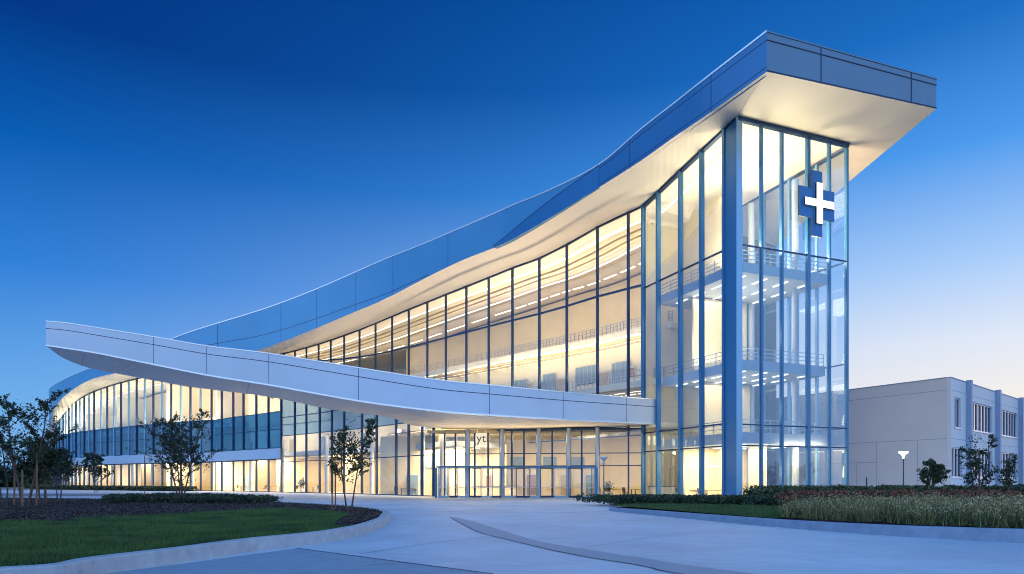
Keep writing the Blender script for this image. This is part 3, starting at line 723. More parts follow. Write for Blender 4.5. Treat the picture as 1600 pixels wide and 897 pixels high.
# tower floors
def inset_tower(d, z):
    A = Vector(tower_c[:2])+L_*d+R_*d; B = Vector(tower_r[:2])-R_*.3+L_*d; Cc = Vector((24.9, 75.1))-R_*.3; D_ = Vector((kink[0], kink[1]))+R_*d
    return [(*A, z), (*B, z), (*Cc, z), (*(D_+Vector((6, 3))), z), (*D_, z)]
for z, th, d in ((5.9, .95, 1.6), (12.3, .9, 2.2), (20.7, .9, 1.8)):
    mb = MB(); b0 = inset_tower(d, z-th); b1 = inset_tower(d, z)
    mb.poly(b0[::-1]); mb.poly(b1)
    for k in range(5): mb.quad(b0[k], b0[(k+1) % 5], b1[(k+1) % 5], b1[k])
    part(mb, 'tower_floor', 'slab_edge')
    rb = MB(); q = inset_tower(d+.2, z)
    for a, b in ((q[4], q[0]), (q[0], q[1])):
        a = Vector(a[:2]); b = Vector(b[:2])
        for zz in (.4, .75, 1.1): rb.wall(a, b, z+zz-.03, z+zz+.03, z+zz-.03, z+zz+.03, -.03, .03)
        n = int((b-a).length/1.6)
        for k in range(n+1): rb.post(a+(b-a)*k/n, b-a, .06, -.03, .03, z, z+1.1)
    part(rb, 'railing', 'steel')
    lm = MB()
    for u_ in (3., 5.4, 7.8, 10.2):
        for w_ in (3.4, 6.2, 9., 11.8):
            c = Vector(tower_c[:2])+R_*u_+L_*w_
            dd = L_*.9; e = R_*.11
            zz = z-th-.08
            q = [c-dd-e, c-dd+e, c+dd+e, c+dd-e]
            lm.hexa([(*k, zz) for k in q]+[(*k, zz+.06) for k in q])
    part(lm, 'ceiling_light', 'light_cool')
# tower top ceiling light lines
lm = MB()
for u_ in (2.2, 6.5):
    a = Vector(tower_c[:2])+R_*u_+L_*2; b = Vector(kink[:2])+R_*u_
    lm.wall(a, b, 31.3, 31.4, 29.3, 29.4, 0, .2)
part(lm, 'ceiling_light', 'light_cool')
# tower core walls, with the upper link wall
tw = MB()
k1 = Vector(kink[:2]); a = k1+R_*3.5+L_*.5
tw.wall(k1+L_*2.5+R_*1.5, k1+L_*2.5+R_*9.2, .03, 29, .03, 29, -.15, .15)
tw.wall(k1+L_*-6+R_*6.4, k1+L_*2.5+R_*6.4, .03, 30.3, .03, 30, -.15, .15)
part(tw, 'core_wall', 'interior_cream')
tw = MB()
tw.wall(k1+L_*-3+R_*2.2, k1+L_*-3+R_*5.0, .03, 5., .03, 5., -.1, .1); tw.wall(k1+L_*-8+R_*6.5, k1+L_*-8+R_*8.5, .03, 4.9, .03, 4.9, -.1, .1)
part(tw, 'partition_wall', 'interior_cream')
tw = MB(); tw.wall(k1+L_*-3.2+R_*2.6, k1+L_*-3.2+R_*10.6, .03, 4.9, .03, 4.9, -.12, .12); part(tw, 'partition_wall', 'interior_cream')
tw = MB(); tw.wall(k1+L_*-4.5+R_*3.4, k1+L_*-4.5+R_*9.5, 6., 11.3, 6., 11.3, -.12, .12); part(tw, 'partition_wall', 'interior_cream')
tw = MB(); tw.wall(k1+L_*-4.+R_*3.0, k1+L_*-4.+R_*9.5, 12.35, 19.7, 12.35, 19.7, -.12, .12); part(tw, 'partition_wall', 'interior_cream')
for (u_, w_) in ((10.2, 4), (10.2, 10.)):
    mb = MB(); c = Vector(tower_c[:2])+R_*u_+L_*w_
    mb.lathe([(.32, .03), (.32, 30.)], (c.x, c.y, 0), 16); part(mb, 'column', 'column_paint', smooth=True)
# interior columns along curved wing
for i in range(2, 62, 4):
    mb = MB(); p = leftS[i]; n = leftn[i]; mb.lathe([(.3, .02), (.3, 12 if p[2] > 14 else 6)], (p[0]+n[0]*1.6, p[1]+n[1]*1.6, 0), 12); part(mb, 'column', 'frame_white', smooth=True)
for i in range(4, 46, 6):
    mb = MB(); p = lowS[i]; n = lown[i]; mb.lathe([(.28, .02), (.28, 8)], (p[0]+n[0]*2.2, p[1]+n[1]*2.2, 0), 12); part(mb, 'column', 'frame_white', smooth=True)
# cross partitions on the ground and first floor of the wing: rooms with doors
for i in range(3, 60, 5):
    mb = MB(); p = leftS[i]; n = leftn[i]
    a = (p[0]+n[0]*3.2, p[1]+n[1]*3.2); b = (p[0]+n[0]*9, p[1]+n[1]*9)
    mb.wall(a, b, .03, 5.6, .03, 5.6, -.08, .08)
    if p[2] > 13 and i % 2: mb.wall(a, b, 12.2, p[2]-1.2, 12.2, p[2]-1.2, -.08, .08)
    part(mb, 'partition_wall', 'interior_white' if i % 2 else 'interior_tan')
for i in range(8, 48, 5):
    mb = MB(); p = lowS[i]; n = lown[i]
    mb.wall((p[0]+n[0]*5, p[1]+n[1]*5), (p[0]+n[0]*10, p[1]+n[1]*10), .03, 5.6, .03, 5.6, -.08, .08); part(mb, 'partition_wall', 'interior_tan' if i % 2 else 'interior_white')
# interior lamps, with fill lights added to lift dim walls and soffits
for i in range(6, 84, 8):                         # uplights on gallery edges wash ceiling and soffit
    p = upS[i]; n = upn[i]; tn = (-n[1], n[0])
    area((p[0]+n[0]*3.6, p[1]+n[1]*3.6, 13.9 if i < 60 else 9.5), (-n[0]*.25, -n[1]*.25, 1), 6, .6, 800, WARMW, bld, tn).location -= Vector((0, 80, 0))
    area((p[0]+n[0]*2.6, p[1]+n[1]*2.6, p[2]-1.4), (n[0]*.5, n[1]*.5, -1), 6, .6, 230, WARM, bld, tn).location -= Vector((0, 80, 0))
for i in range(4, 50, 8):
    p = leftS[i]; n = leftn[i]; tn = (-n[1], n[0])
    area((p[0]+n[0]*2., p[1]+n[1]*2., 12.6), (-n[0]*.3, -n[1]*.3, 1), 8, .6, 1500, WARMW, bld, tn).location -= Vector((0, 80, 0))
for i in range(3, 62, 8):
    p = leftS[i]; n = leftn[i]; tn = (-n[1], n[0])
    area((p[0]+n[0]*4, p[1]+n[1]*4, 5.3), (0, 0, -1), 9, 2.5, 1900, WARM, bld, tn).location -= Vector((0, 80, 0))
    if i < 45: area((p[0]+n[0]*4, p[1]+n[1]*4, 11.4), (0, 0, -1), 8, 1.5, 520, WARM, bld, tn).location -= Vector((0, 80, 0))
for i in range(5, 47, 8):
    p = lowS[i]; n = lown[i]; tn = (-n[1], n[0])
    area((p[0]+n[0]*5.5, p[1]+n[1]*5.5, 5.4), (0, 0, -1), 9, 3, 3000, WARM, bld, tn).location -= Vector((0, 80, 0))
area((-3, 78, 6.7-0), (0, -.2, -1), 14, 5, 1400, WARM, bld).location -= Vector((0, 80, 0))
area((8, 76, 6.7), (0, 0, -1), 9, 4, 800, WARM, bld).location -= Vector((0, 80, 0))
for z_, pw in ((2.6, 200), (8.3, 110), (15., 130), (24.5, 160)):  # added fill lights turned at the tower walls, without fixtures
    for w_ in (4., 10.):
        p_ = Vector(tower_c[:2])+L_*w_+R_*1.0
        area((p_.x, p_.y-80, z_), (R_.x, R_.y+.5, .12), 3, 1.2, pw, NEUT if z_ > 5 else WARM, bld)
for i in range(8, 46, 9):  # added fill for the dim podium upper floor
    p = lowS[i]; n = lown[i]; tn = (-n[1], n[0])
    area((p[0]+n[0]*1.2, p[1]+n[1]*1.2-80, 7.6), (n[0], n[1], .1), 5, .8, 420, WARMW, bld, tn)
for i in (34, 40, 47, 53):  # added fill behind the dark top panes
    p = LOWL[i]; n = lln[i]; tn = (-n[1], n[0])
    area((p[0]+n[0]*.8, p[1]+n[1]*.8-80, 13.2), (n[0], n[1], .35), 6, .8, 520, WARMW, bld, tn)
for i in range(4, 40, 7):  # added fill turned at the left wing walls
    p = leftS[i]; n = leftn[i]; tn = (-n[1], n[0])
    area((p[0]+n[0]*.9, p[1]+n[1]*.9-80, 13.0), (n[0], n[1], .25), 6, .6, 330, WARM, bld, tn)
tc_ = Vector(tower_c[:2])+R_*5.5+L_*7
for z, pw, col in ((4.7, 1500, WARM), (11.1, 620, NEUT), (19.5, 700, NEUT)):
    area((tc_.x, tc_.y-80, z), (0, 0, -1), 6, 6, pw, col, bld, tuple(R_))
area((tc_.x, tc_.y-80, 22.2), (-.1, -.3, 1), 6, 6, 2400, WARM, bld, tuple(R_))
for u_ in (3., 8.5):
    p_ = Vector(tower_c[:2])+R_*u_+L_*1.5
    area((p_.x, p_.y-80, 21.9), (-L_.x*.45+R_.x*.15, -L_.y*.45, 1), 4, 1, 1100, WARM, bld, tuple(R_))
p_ = Vector(tower_c[:2])+R_*8.5+L_*1.2  # added fill for the dim ground floor panes
area((p_.x, p_.y-80, 4.3), (L_.x, L_.y, -.1), 5, .8, 420, WARM, bld, tuple(R_))
p_ = Vector(tower_r[:2])+L_*7-R_*.8
area((p_.x, p_.y-80, 21.9), (R_.x*.5, R_.y*.5, 1), 1, 6, 900, WARM, bld, tuple(R_))
area((tc_.x, tc_.y-80, 13.2), (-.2, -.2, 1), 6, 6, 560, NEUT, bld, tuple(R_))
area((tc_.x, tc_.y-80, 30.), (0, 0, -1), 5, 6, 500, NEUT, bld, tuple(R_))

# ------------------------------------------------------------------ entrance: columns, vestibule, doors, sign
for x in (731, 785, 842, 889, 934):
    p, _ = at_px([np.array((-8., 73.2)), np.array((13.5, 69.8))], x)
    mb = MB(); mb.lathe([(.24, 0), (.24, 7.15)], (p[0], p[1]+.3, 0), 16); part(mb, 'column', 'steel', smooth=True)
VY = 68.3
vx = lambda x: (x-CX)/F*VY
ves = MB()
ves.box(vx(681), vx(932), VY, VY+4.4, 3.02, 3.15)
for x in (681, 932): 
    ves.box(vx(x)-.12, vx(x)+.12, VY, VY+.3, 0, 3.0); ves.box(vx(x)-.06, vx(x)+.06, VY+4., VY+4.2, 0, 3.0)
part(ves, 'entrance_vestibule', 'fin')
vg = MB()
for x in (681, 932): vg.box(vx(x)-.02, vx(x)+.02, VY+.3, VY+4., .05, 3.)
part(vg, 'vestibule_side_glass', 'glass_clear')
dxs = [684, 700, 716, 732, 752, 768, 784, 806, 828, 844, 866, 888, 910, 930]
for k, (a, b) in enumerate(zip(dxs, dxs[1:])):
    x0, x1 = vx(a)+.03, vx(b)-.03; yy = VY+.12+(.5 if k in (3, 6, 9) else 0)
    fr_ = MB(); t = .07
    fr_.box(x0, x0+t, yy, yy+.08, .02, 3.0); fr_.box(x1-t, x1, yy, yy+.08, .02, 3.0); fr_.box(x0+t, x1-t, yy, yy+.08, 2.9, 3.0); fr_.box(x0+t, x1-t, yy, yy+.08, .02, .22)
    d_ = part(fr_, 'door', 'mullion' if k % 2 else 'fin_light')
    g_ = MB(); g_.box(x0+t, x1-t, yy+.03, yy+.05, .22, 2.9); g_.build('pane', 'glass_clear', d_)
    h_ = MB(); h_.box(x0+t+.02, x1-t-.02, yy-.05, yy-.02, 1.02, 1.08); h_.build('handle', 'steel', d_)
# hanging sign above the doors
sg = MB(); sp_ = P(752, 686, 71.4); sg.box(sp_.x-.55, sp_.x+.55, sp_.y-.09, sp_.y-.02, sp_.z-.62, sp_.z+.62)
for s in (-.4, .4): sg.box(sp_.x+s-.02, sp_.x+s+.02, sp_.y-.03, sp_.y, sp_.z+.62, 7.12)
sgo = sg.build('hanging_sign', 'sign_glow'); tag(sgo, 'small cream sign panel with dark letters hanging above the entrance doors', 'sign')
def text_mesh(s, size, ext, loc, rot, name, mat, parent):
    cu = bpy.data.curves.new(name, 'FONT'); cu.body = s; cu.size = size; cu.extrude = ext; cu.align_x = 'CENTER'; cu.align_y = 'CENTER'
    t = bpy.data.objects.new(name, cu); C.objects.link(t)
    dg = bpy.context.evaluated_depsgraph_get(); me = bpy.data.meshes.new_from_object(t.evaluated_get(dg))
    bpy.data.objects.remove(t); me.materials.clear(); me.materials.append(M[mat])
    o = bpy.data.objects.new(name, me); C.objects.link(o); o.location = loc; o.rotation_euler = rot; o.parent = parent; return o
text_mesh('yt', 1.25, .02, (sp_.x, sp_.y-.12, sp_.z+.05), (R(90), 0, 0), 'lettering', 'furniture_dark', sgo)

# cross sign on the tower face
cxs = Vector(tower_c[:2])+R_*8.2+nr*.5
cross = tag(empty('cross_sign', (cxs.x, cxs.y, 0), math.atan2(R_.y, R_.x)), 'blue medical cross sign with a glowing white cross, high on the glass tower', 'sign')
def cross_mesh(cx, cz, wv, hv, wh, hh, y0, y1, name, mats):
    mb = MB()
    pts = [(-wv, -hv), (wv, -hv), (wv, -hh), (wh, -hh), (wh, hh), (wv, hh), (wv, hv), (-wv, hv), (-wv, hh), (-wh, hh), (-wh, -hh), (-wv, -hh)]
    A = [(cx+a, y0, cz+b) for a, b in pts]; B = [(cx+a, y1, cz+b) for a, b in pts]
    def face(L, rev):
        for idx in ((11, 2, 5, 8), (0, 1, 2, 11), (8, 5, 6, 7), (2, 3, 4, 5), (10, 11, 8, 9)):
            mb.poly([L[i] for i in (idx if not rev else idx[::-1])], 0)
    face(A, False); face(B, True)
    for k in range(12): mb.quad(A[k], B[k], B[(k+1) % 12], A[(k+1) % 12], 1)
    return mb.build(name, mats, cross)
zc = EYE+(HY-320)/F*60.3
cross_mesh(0, zc, .60, 2.85, 2.0, 1.3, -.05, .10, 'backing_cross', ['sign_blue', 'sign_side'])
cross_mesh(.10, zc-.02, .36, 1.78, 1.66, .33, -.26, -.07, 'white_cross', ['sign_white', 'sign_side'])
mb = MB(); mb.box(-.3, .3, .1, .42, zc-1.2, zc+1.2); mb.build('bracket', 'dark_metal', cross)

# ------------------------------------------------------------------ side building (right)
sb0 = Vector((47.6, 75.)); sbl = Vector((41.0, 86.5)); sbr = Vector((74.5, 99.5))
side = tag(empty('annex_building', (47.6, 75, 0)), 'pale two storey flat roofed block behind the planting right of the glass tower', 'building')
def spart(mb, name, mats, parent=None):
    o = mb.build(name, mats, parent or side)
    if parent is None: o.location = -side.location
    return o
HT = 12.9
dL = (sbl-sb0).normalized(); dR = (sbr-sb0).normalized(); lenR = 36.
ln_out = Vector((-1, 0)); 
def wall_open(mb, o, d, n_out, u0, u1, z0, z1, holes, t=.35):
    us = sorted(set([u0, u1]+[h[0] for h in holes]+[h[1] for h in holes])); zs = sorted(set([z0, z1]+[h[2] for h in holes]+[h[3] for h in holes]))
    for a, b in zip(us, us[1:]):
        for c, e in zip(zs, zs[1:]):
            m0, m1 = (a+b)/2, (c+e)/2
            if any(h[0] < m0 < h[1] and h[2] < m1 < h[3] for h in holes): continue
            p0 = o+d*a; p1 = o+d*b; i0 = p0-n_out*t; i1 = p1-n_out*t
            mb.hexa([(*p0, c), (*p1, c), (*i1, c), (*i0, c), (*p0, e), (*p1, e), (*i1, e), (*i0, e)])
nL = Vector((dL.y, -dL.x)); nL = nL if nL.y < 0 or nL.x < 0 else -nL
if nL.dot(Vector((-1, -.3))) < 0: nL = -nL
nR = Vector((dR.y, -dR.x)); nR = nR if nR.y < 0 else -nR
def u_at(x):                                      # distance along right wall seen at column x
    r = (x-CX)/F; return (r*sb0.y-sb0.x)/(dR.x-r*dR.y)
wins = []
for x0, x1 in ((1491.5, 1501), (1513, 1550.5), (1564, 1590), (1605, 1640)):
    wins.append((u_at(x0), u_at(x1), 7.6, 10.9)); wins.append((u_at(x0 if x0 > 1492 else 1487), u_at(x1 if x0 > 1492 else 1504), 2.1, 5.4))
mb = MB(); wall_open(mb, sb0, dR, nR, 0, lenR, 0, HT, wins); spart(mb, 'wall', 'side_wall')
mb = MB(); wall_open(mb, sb0-nR*.36+dL*0, dL, nL, .0, 40, 0, HT, []); spart(mb, 'wall', 'side_wall')
mb = MB(); q = [sb0, sb0+dR*lenR, sb0+dR*lenR+dL*30, sb0+dL*40]
mb.poly([(*p, HT-.25) for p in q]); mb.quad((*q[1], 0), (*q[2], 0), (*q[2], HT), (*q[1], HT)); spart(mb, 'roof', 'asphalt_far')
for (u0, u1, z0, z1) in wins:
    mb = MB(); f = MB()
    def bx(m_, a, b, c, e, d0, d1, mi=0):
        p0 = sb0+dR*a; p1 = sb0+dR*b
        m_.hexa([(*(p0-nR*d0), c), (*(p1-nR*d0), c), (*(p1-nR*d1), c), (*(p0-nR*d1), c), (*(p0-nR*d0), e), (*(p1-nR*d0), e), (*(p1-nR*d1), e), (*(p0-nR*d1), e)], mi)
    bx(mb, u0, u1, z0, z1, .28, .34)
    w = spart(mb, 'window', 'dark_glass')
    bx(f, u0, u1, z1-.12, z1, .16, .27); bx(f, u0-.1, u1+.1, z0-.14, z0-.003, -.12, .27); bx(f, u0, u1, z0+.003, z0+.1, .16, .27)
    n = max(2, int(round((u1-u0)/1.5)))
    for k in range(n+1):
        c = u0+(u1-u0)*k/n; bx(f, max(u0, c-.07), min(u1, c+.07), z0+.1, z1-.12, .14, .27)
    f.build('frame', 'frame_white', w)
    bl = MB()
    for k in range(n):
        if random.random() < .3:
            c0_ = u0+(u1-u0)*k/n+.07; c1_ = c0_+(u1-u0)/n*random.uniform(.25, .6); bx(bl, c0_, c1_, z0+.12, z1-.14, .272, .278)
    if bl.f: bl.build('blind', 'blind', w)
for x in (1510.5, 1556, 1592, 1645):
    mb = MB(); u_ = u_at(x); p = sb0+dR*u_
    mb.wall(p-dR*.28, p+dR*.28, 0, HT+.3, 0, HT+.3, 0, .001) if False else None
    p0 = p-dR*.3; p1 = p+dR*.3
    mb.hexa([(*(p0+nR*.55), 0), (*(p1+nR*.55), 0), (*(p1+nR*.003), 0), (*(p0+nR*.003), 0), (*(p0+nR*.55), HT+.25), (*(p1+nR*.55), HT+.25), (*(p1+nR*.003), HT+.25), (*(p0+nR*.003), HT+.25)])
    spart(mb, 'pilaster', 'side_pilaster')
tj = MB()
def lineon(o, d, n, u0, u1, z, w=.03, out=.012): 
    p0 = o+d*u0; p1 = o+d*u1
    tj.hexa([(*(p0+n*out), z-w), (*(p1+n*out), z-w), (*(p1-n*.02), z-w), (*(p0-n*.02), z-w), (*(p0+n*out), z+w), (*(p1+n*out), z+w), (*(p1-n*.02), z+w), (*(p0-n*.02), z+w)])
oL = sb0-nR*.36
for z in (11.6, 6.3): lineon(oL, dL, nL, .02, 30, z); lineon(sb0, dR, nR, .3, 35, z)
lineon(oL, dL, nL, 8.0, 14, 3.9)
for u_, z0, z1 in ((3.2, 0, 6.3), (8.0, 0, 6.3), (10.6, 0, 3.9)):
    p = oL+dL*u_; e = dL*.03; tj.hexa([(*(p-e+nL*.012), z0), (*(p+e+nL*.012), z0), (*(p+e-nL*.02), z0), (*(p-e-nL*.02), z0), (*(p-e+nL*.012), z1-.04), (*(p+e+nL*.012), z1-.04), (*(p+e-nL*.02), z1-.04), (*(p-e-nL*.02), z1-.04)])
spart(tj, 'panel_joint', 'side_pilaster')
cpg = MB()
def cap(o, d, n, u0, u1):
    p0 = o+d*u0; p1 = o+d*u1
    cpg.hexa([(*(p0+n*.06), HT), (*(p1+n*.06), HT), (*(p1-n*.4), HT), (*(p0-n*.4), HT), (*(p0+n*.06), HT+.1), (*(p1+n*.06), HT+.1), (*(p1-n*.4), HT+.1), (*(p0-n*.4), HT+.1)])
cap(oL, dL, nL, .05, 40); cap(sb0, dR, nR, 0, lenR)
spart(cpg, 'coping', 'side_pilaster')

# ------------------------------------------------------------------ ground
def flat(name, pts, z, mat, label=None, kind='structure'):
    mb = MB(); mb.poly([(x, y, z) for x, y in pts]); o = mb.build(name, mat); o['kind'] = kind; return o
flat('ground', [(-900, -60), (900, -60), (900, 1500), (-900, 1500)], -.02, 'asphalt_far')
flat('plaza', [(-140, -12), (60, -12), (60, 76), (30, 112), (-50, 126), (-140, 126)], 0., 'concrete')
# smoother blue-grey roadway in the foreground left
rl = [G(464, 857), (G(615, 877)), G(770, 897)]
rl = rl+[(3., 9.6), (5, 5), (5, -11), (-60, -11), (-60, 9.5), (-20, 10)]+[G(100, 905)]+[G(300, 879)]
flat('road', rl, .004, 'asphalt')
# curved darker band in the paving
inn = [G(*p) for p in ((703, 808.5), (725, 820.5), (750, 832.5), (785, 841.5), (820, 850), (860, 859.5), (900, 867.5), (940, 874.5), (980, 880.5), (1015, 887), (1050, 895))]+[(4.2, 10.6), (7, 7.2), (11, 3)]
out_ = [G(*p) for p in ((712, 808.5), (745, 816.5), (780, 827.5), (815, 838.5), (850, 847.5), (888, 854), (925, 859.5), (962, 866), (1000, 871), (1050, 879.5), (1100, 886.5))]+[(5.2, 11.2), (8.4, 8.), (12.3, 4)]
mb = MB(); jt = MB()
I = [np.array(p) for p in cr_spline([(a, b) for a, b in inn], 6)]; O = [np.array(p) for p in cr_spline([(a, b) for a, b in out_], 6)]
for k in range(len(I)-1): mb.quad((*I[k], .005), (*I[k+1], .005), (*O[k+1], .005), (*O[k], .005))
o = mb.build('paving_band', 'arc_concrete'); o['kind'] = 'structure'
def joint(path, w=.012, z=.009):
    pts = [np.array(p) for p in path]; ns = normals(pts)
    for k in range(len(pts)-1):
        a, b = pts[k], pts[k+1]; na, nb = ns[k], ns[k+1]
        jt.quad((*(a-na*w), z), (*(b-nb*w), z), (*(b+nb*w), z), (*(a+na*w), z))
joint(I, .03)
joint([G(464, 857), G(615, 877), G(770, 897)], .03)
joint([G(562, 866), G(660, 851), G(760, 838.5)]); joint([G(600, 820), G(640, 818.5), G(684, 816)])
joint(cr_spline([G(560, 797), G(680, 799), G(760, 801), G(850, 801.5), G(950, 799.5)], 5), .05)
joint(cr_spline([G(440, 793), G(560, 790), G(720, 790), G(880, 791)], 5), .05)
joint([G(570, 884), G(640, 879)], .01)
joint([G(1160, 824), G(1030, 838), G(905, 857)], .01)
o = jt.build('paving_joint', 'joint'); o['kind'] = 'structure'
# light paved apron by the doors
flat('walkway', [G(560, 786), G(905, 788.), (12.5, 69.), (12, 72.), (-10, 75)], .003, 'concrete')

def kerb(name, path, hfun, width, label, mat='kerb_concrete'):
    """path: plan points of the outer foot, hfun(i/n) height; inner side lies to the inward normal given by side"""
    mb = MB(); pts = [np.array(p[:2]) for p in path]; ns = normals(pts); n = len(pts)
    prof = lambda h: [(0, -.02), (.01, h-.03), (.035, h), (width-.02, h), (width, h-.02), (width, -.02)]
    ring = []
    for k in range(n):
        h = hfun(k/(n-1)); ring.append([(pts[k][0]+ns[k][0]*a, pts[k][1]+ns[k][1]*a, z) for a, z in prof(h)])
    for a, b in zip(ring, ring[1:]):
        for j in range(5): mb.quad(a[j], b[j], b[j+1], a[j+1])
    for e in (ring[0], ring[-1]): mb.poly(e)
    # expansion cuts
    o = mb.build(name, mat); tag(o, label, 'kerb'); return o, pts, ns
# left planting island (counter-clockwise from behind camera-left round the tip to the back)
ip = [(-26, 5.0), (-14, 8.9), G(0, 919), G(167, 896), G(300, 877), G(400, 861), G(473, 852.5), G(530, 844), G(575, 833.5), G(602, 822.), (-5.0, 28.0), (-5.6, 31.5), (-7.4, 36.), (-11.5, 42.), (-18.5, 48.5), (-32, 55.), (-50, 60.5), (-80, 66)]
ipS = cr_spline([tuple(p) for p in ip], 6)[::-1]
klo, kpts, kns = kerb('kerb', ipS, lambda t: .30, .34, 'pale curved concrete kerb round the lawn island on the left')
inner = [kpts[k]+kns[k]*.33 for k in range(len(kpts))]
lawn_poly = inner
mb = MB(); mb.poly([(p[0], p[1], .26) for p in inner]+[(-80, 6, .26)]); o = mb.build('mulch_bed', 'mulch'); o['kind'] = 'structure'
# lawn part: front; boundary to mulch
bd = [(-60, 26), G(0, 815.5, .28), G(110, 811, .28), G(232, 807, .28), G(330, 800, .28), G(420, 795.5, .28), G(490, 797, .28), G(536, 801.5, .28), G(545, 806, .28), G(528, 812, .28), G(522, 823, .28)]
bdS = cr_spline([tuple(p) for p in bd], 4)
# kerb inner points in front of y< ~20
fi = [p for p in inner if p[1] < G(530, 822.5, .28)[1] and p[0] > -70]
lp_ = [tuple(p) for p in bdS]+[tuple(p) for p in fi]
mb = MB(); mb.poly([(x, y, .275) for x, y in lp_]); o = mb.build('lawn', 'lawn_soil'); o['kind'] = 'structure'
def inside(poly, px, py):
    x = np.array([p[0] for p in poly]); y = np.array([p[1] for p in poly]); r = np.zeros(len(px), bool); j = len(x)-1
    for i in range(len(x)):
        c = ((y[i] > py) != (y[j] > py)); 
        with np.errstate(divide='ignore', invalid='ignore'):
            xi = (x[j]-x[i])*(py-y[i])/(y[j]-y[i]+1e-12)+x[i]
        r ^= c & (px < xi); j = i
    return r
def visible(px, py, m=60):
    xx = CX+F*px/np.maximum(py, .1); return (xx > -m) & (xx < 1600+m)
def scatter(poly, n, dmin=10):
    P_ = np.array(poly); lo = P_.min(0); hi = P_.max(0); lo[1] = max(lo[1], 8)
    out = []; got = 0
    while got < n:
        # denser near the camera, as many pixels there
        yy = 1/(RNG.random(n*2)*(1/lo[1]-1/hi[1])+1/hi[1]); xx = RNG.random(n*2)*(hi[0]-lo[0])+lo[0]
        k = inside(poly, xx, yy) & visible(xx, yy); out.append(np.stack([xx[k], yy[k]], 1)); got += k.sum()
        if k.sum() == 0: break
    return np.concatenate(out)[:n]
def blades(pts, z0, hmin, hmax, w, lean=.35, n=3):
    k = len(pts); h = RNG.uniform(hmin, hmax, k)*(0.75+.5*RNG.random(k)); a = RNG.uniform(0, 2*np.pi, k); ww = w*(.6+.8*RNG.random(k))
    dx = np.cos(a)*ww/2; dy = np.sin(a)*ww/2; la = RNG.uniform(0, 2*np.pi, k); ll = h*lean*RNG.random(k)
    V = np.zeros((k, 3, 3)); V[:, 0, 0] = pts[:, 0]-dx; V[:, 0, 1] = pts[:, 1]-dy; V[:, 0, 2] = z0
    V[:, 1, 0] = pts[:, 0]+dx; V[:, 1, 1] = pts[:, 1]+dy; V[:, 1, 2] = z0
    V[:, 2, 0] = pts[:, 0]+np.cos(la)*ll; V[:, 2, 1] = pts[:, 1]+np.sin(la)*ll; V[:, 2, 2] = z0+h
    return V
pts = scatter(lp_, 90000)
V = blades(pts, .27, .045, .11, .022, .6)
lm_ = .55+.9*np.clip(.5+.5*np.sin(pts[:, 0]*.9+np.sin(pts[:, 1]*1.7)*1.3)*np.cos(pts[:, 1]*2.1+pts[:, 0]*.4), 0, 1)[:, None]; V[:, :, 2] = .27+(V[:, :, 2]-.27)*lm_
V[:, :, :] = V; dist = pts[:, 1]; sc2 = np.clip(dist/14, 1, 2.2)
mid = V.mean(1, keepdims=True); V[:, :, 0] = mid[:, :, 0]+(V[:, :, 0]-mid[:, :, 0])*sc2[:, None]
o = quads_mesh('grass', V, 'grass_blade', n=3); tag(o, 'short dark green mown grass on the left island', 'grass', kind='stuff')
# chips of mulch
mul = scatter([tuple(p) for p in inner]+[(-80, 6)], 26000)
k = ~inside(lp_, mul[:, 0], mul[:, 1]); mul = mul[k]
def leaves_at(c, size, flat_=0., elong=1.6):
    k = len(c); u1 = RNG.normal(size=(k, 3)); u1[:, 2] *= (1-flat_); u1 /= np.linalg.norm(u1, axis=1, keepdims=True)
    u2 = RNG.normal(size=(k, 3)); u2[:, 2] *= (1-flat_); u2 -= u1*(u1*u2).sum(1, keepdims=True); u2 /= np.linalg.norm(u2, axis=1, keepdims=True)
    s = size*(.6+.8*RNG.random(k)); s = s[:, None]
    V = np.zeros((k, 4, 3)); V[:, 0] = c-u1*s*elong/2; V[:, 1] = c+u2*s/2; V[:, 2] = c+u1*s*elong/2; V[:, 3] = c-u2*s/2
    return V
V = leaves_at(np.column_stack([mul, np.full(len(mul), .275)+RNG.random(len(mul))*.03]), .06, .6)
o = quads_mesh('mulch_chips', V, ['mulch', 'mulch', 'bark']); tag(o, 'dark bark mulch around the young trees on the left island', 'mulch', kind='stuff')

# right planting bed kerb
rp = [(9.6, 43.5), (7.6, 42.2), (6.0, 40.0), G(953, 798.5), G(1000, 803), G(1080, 811), G(1200, 822.3), G(1300, 830.6), G(1404, 838), G(1500, 843.5), G(1600, 849), (17.5, 15.8), (24, 12.3)]
rpS = cr_spline([tuple(p) for p in rp], 6)
rpS = rpS[::-1]; 
# orientation: interior must be to the right/back
rk, rpts, rns = kerb('kerb', rpS, lambda t: .42-.24*min(1, t*1.25), .34, 'long blue concrete kerb in front of the ornamental grasses on the right', 'kerb_blue')
rin = [rpts[k]+rns[k]*.33 for k in range(len(rpts))]
RB = [(p[0], p[1]) for p in rin]
bedpoly = RB+[(4.5, 52), (5.5, 58.5), (17, 55.5), (31, 61), (46, 72), (75, 84), (75, 30), (40, 12)]
mb = MB()
hs = [.42-.24*min(1, (k/(len(rpts)-1))*1.25)-.04 for k in range(len(rpts))]
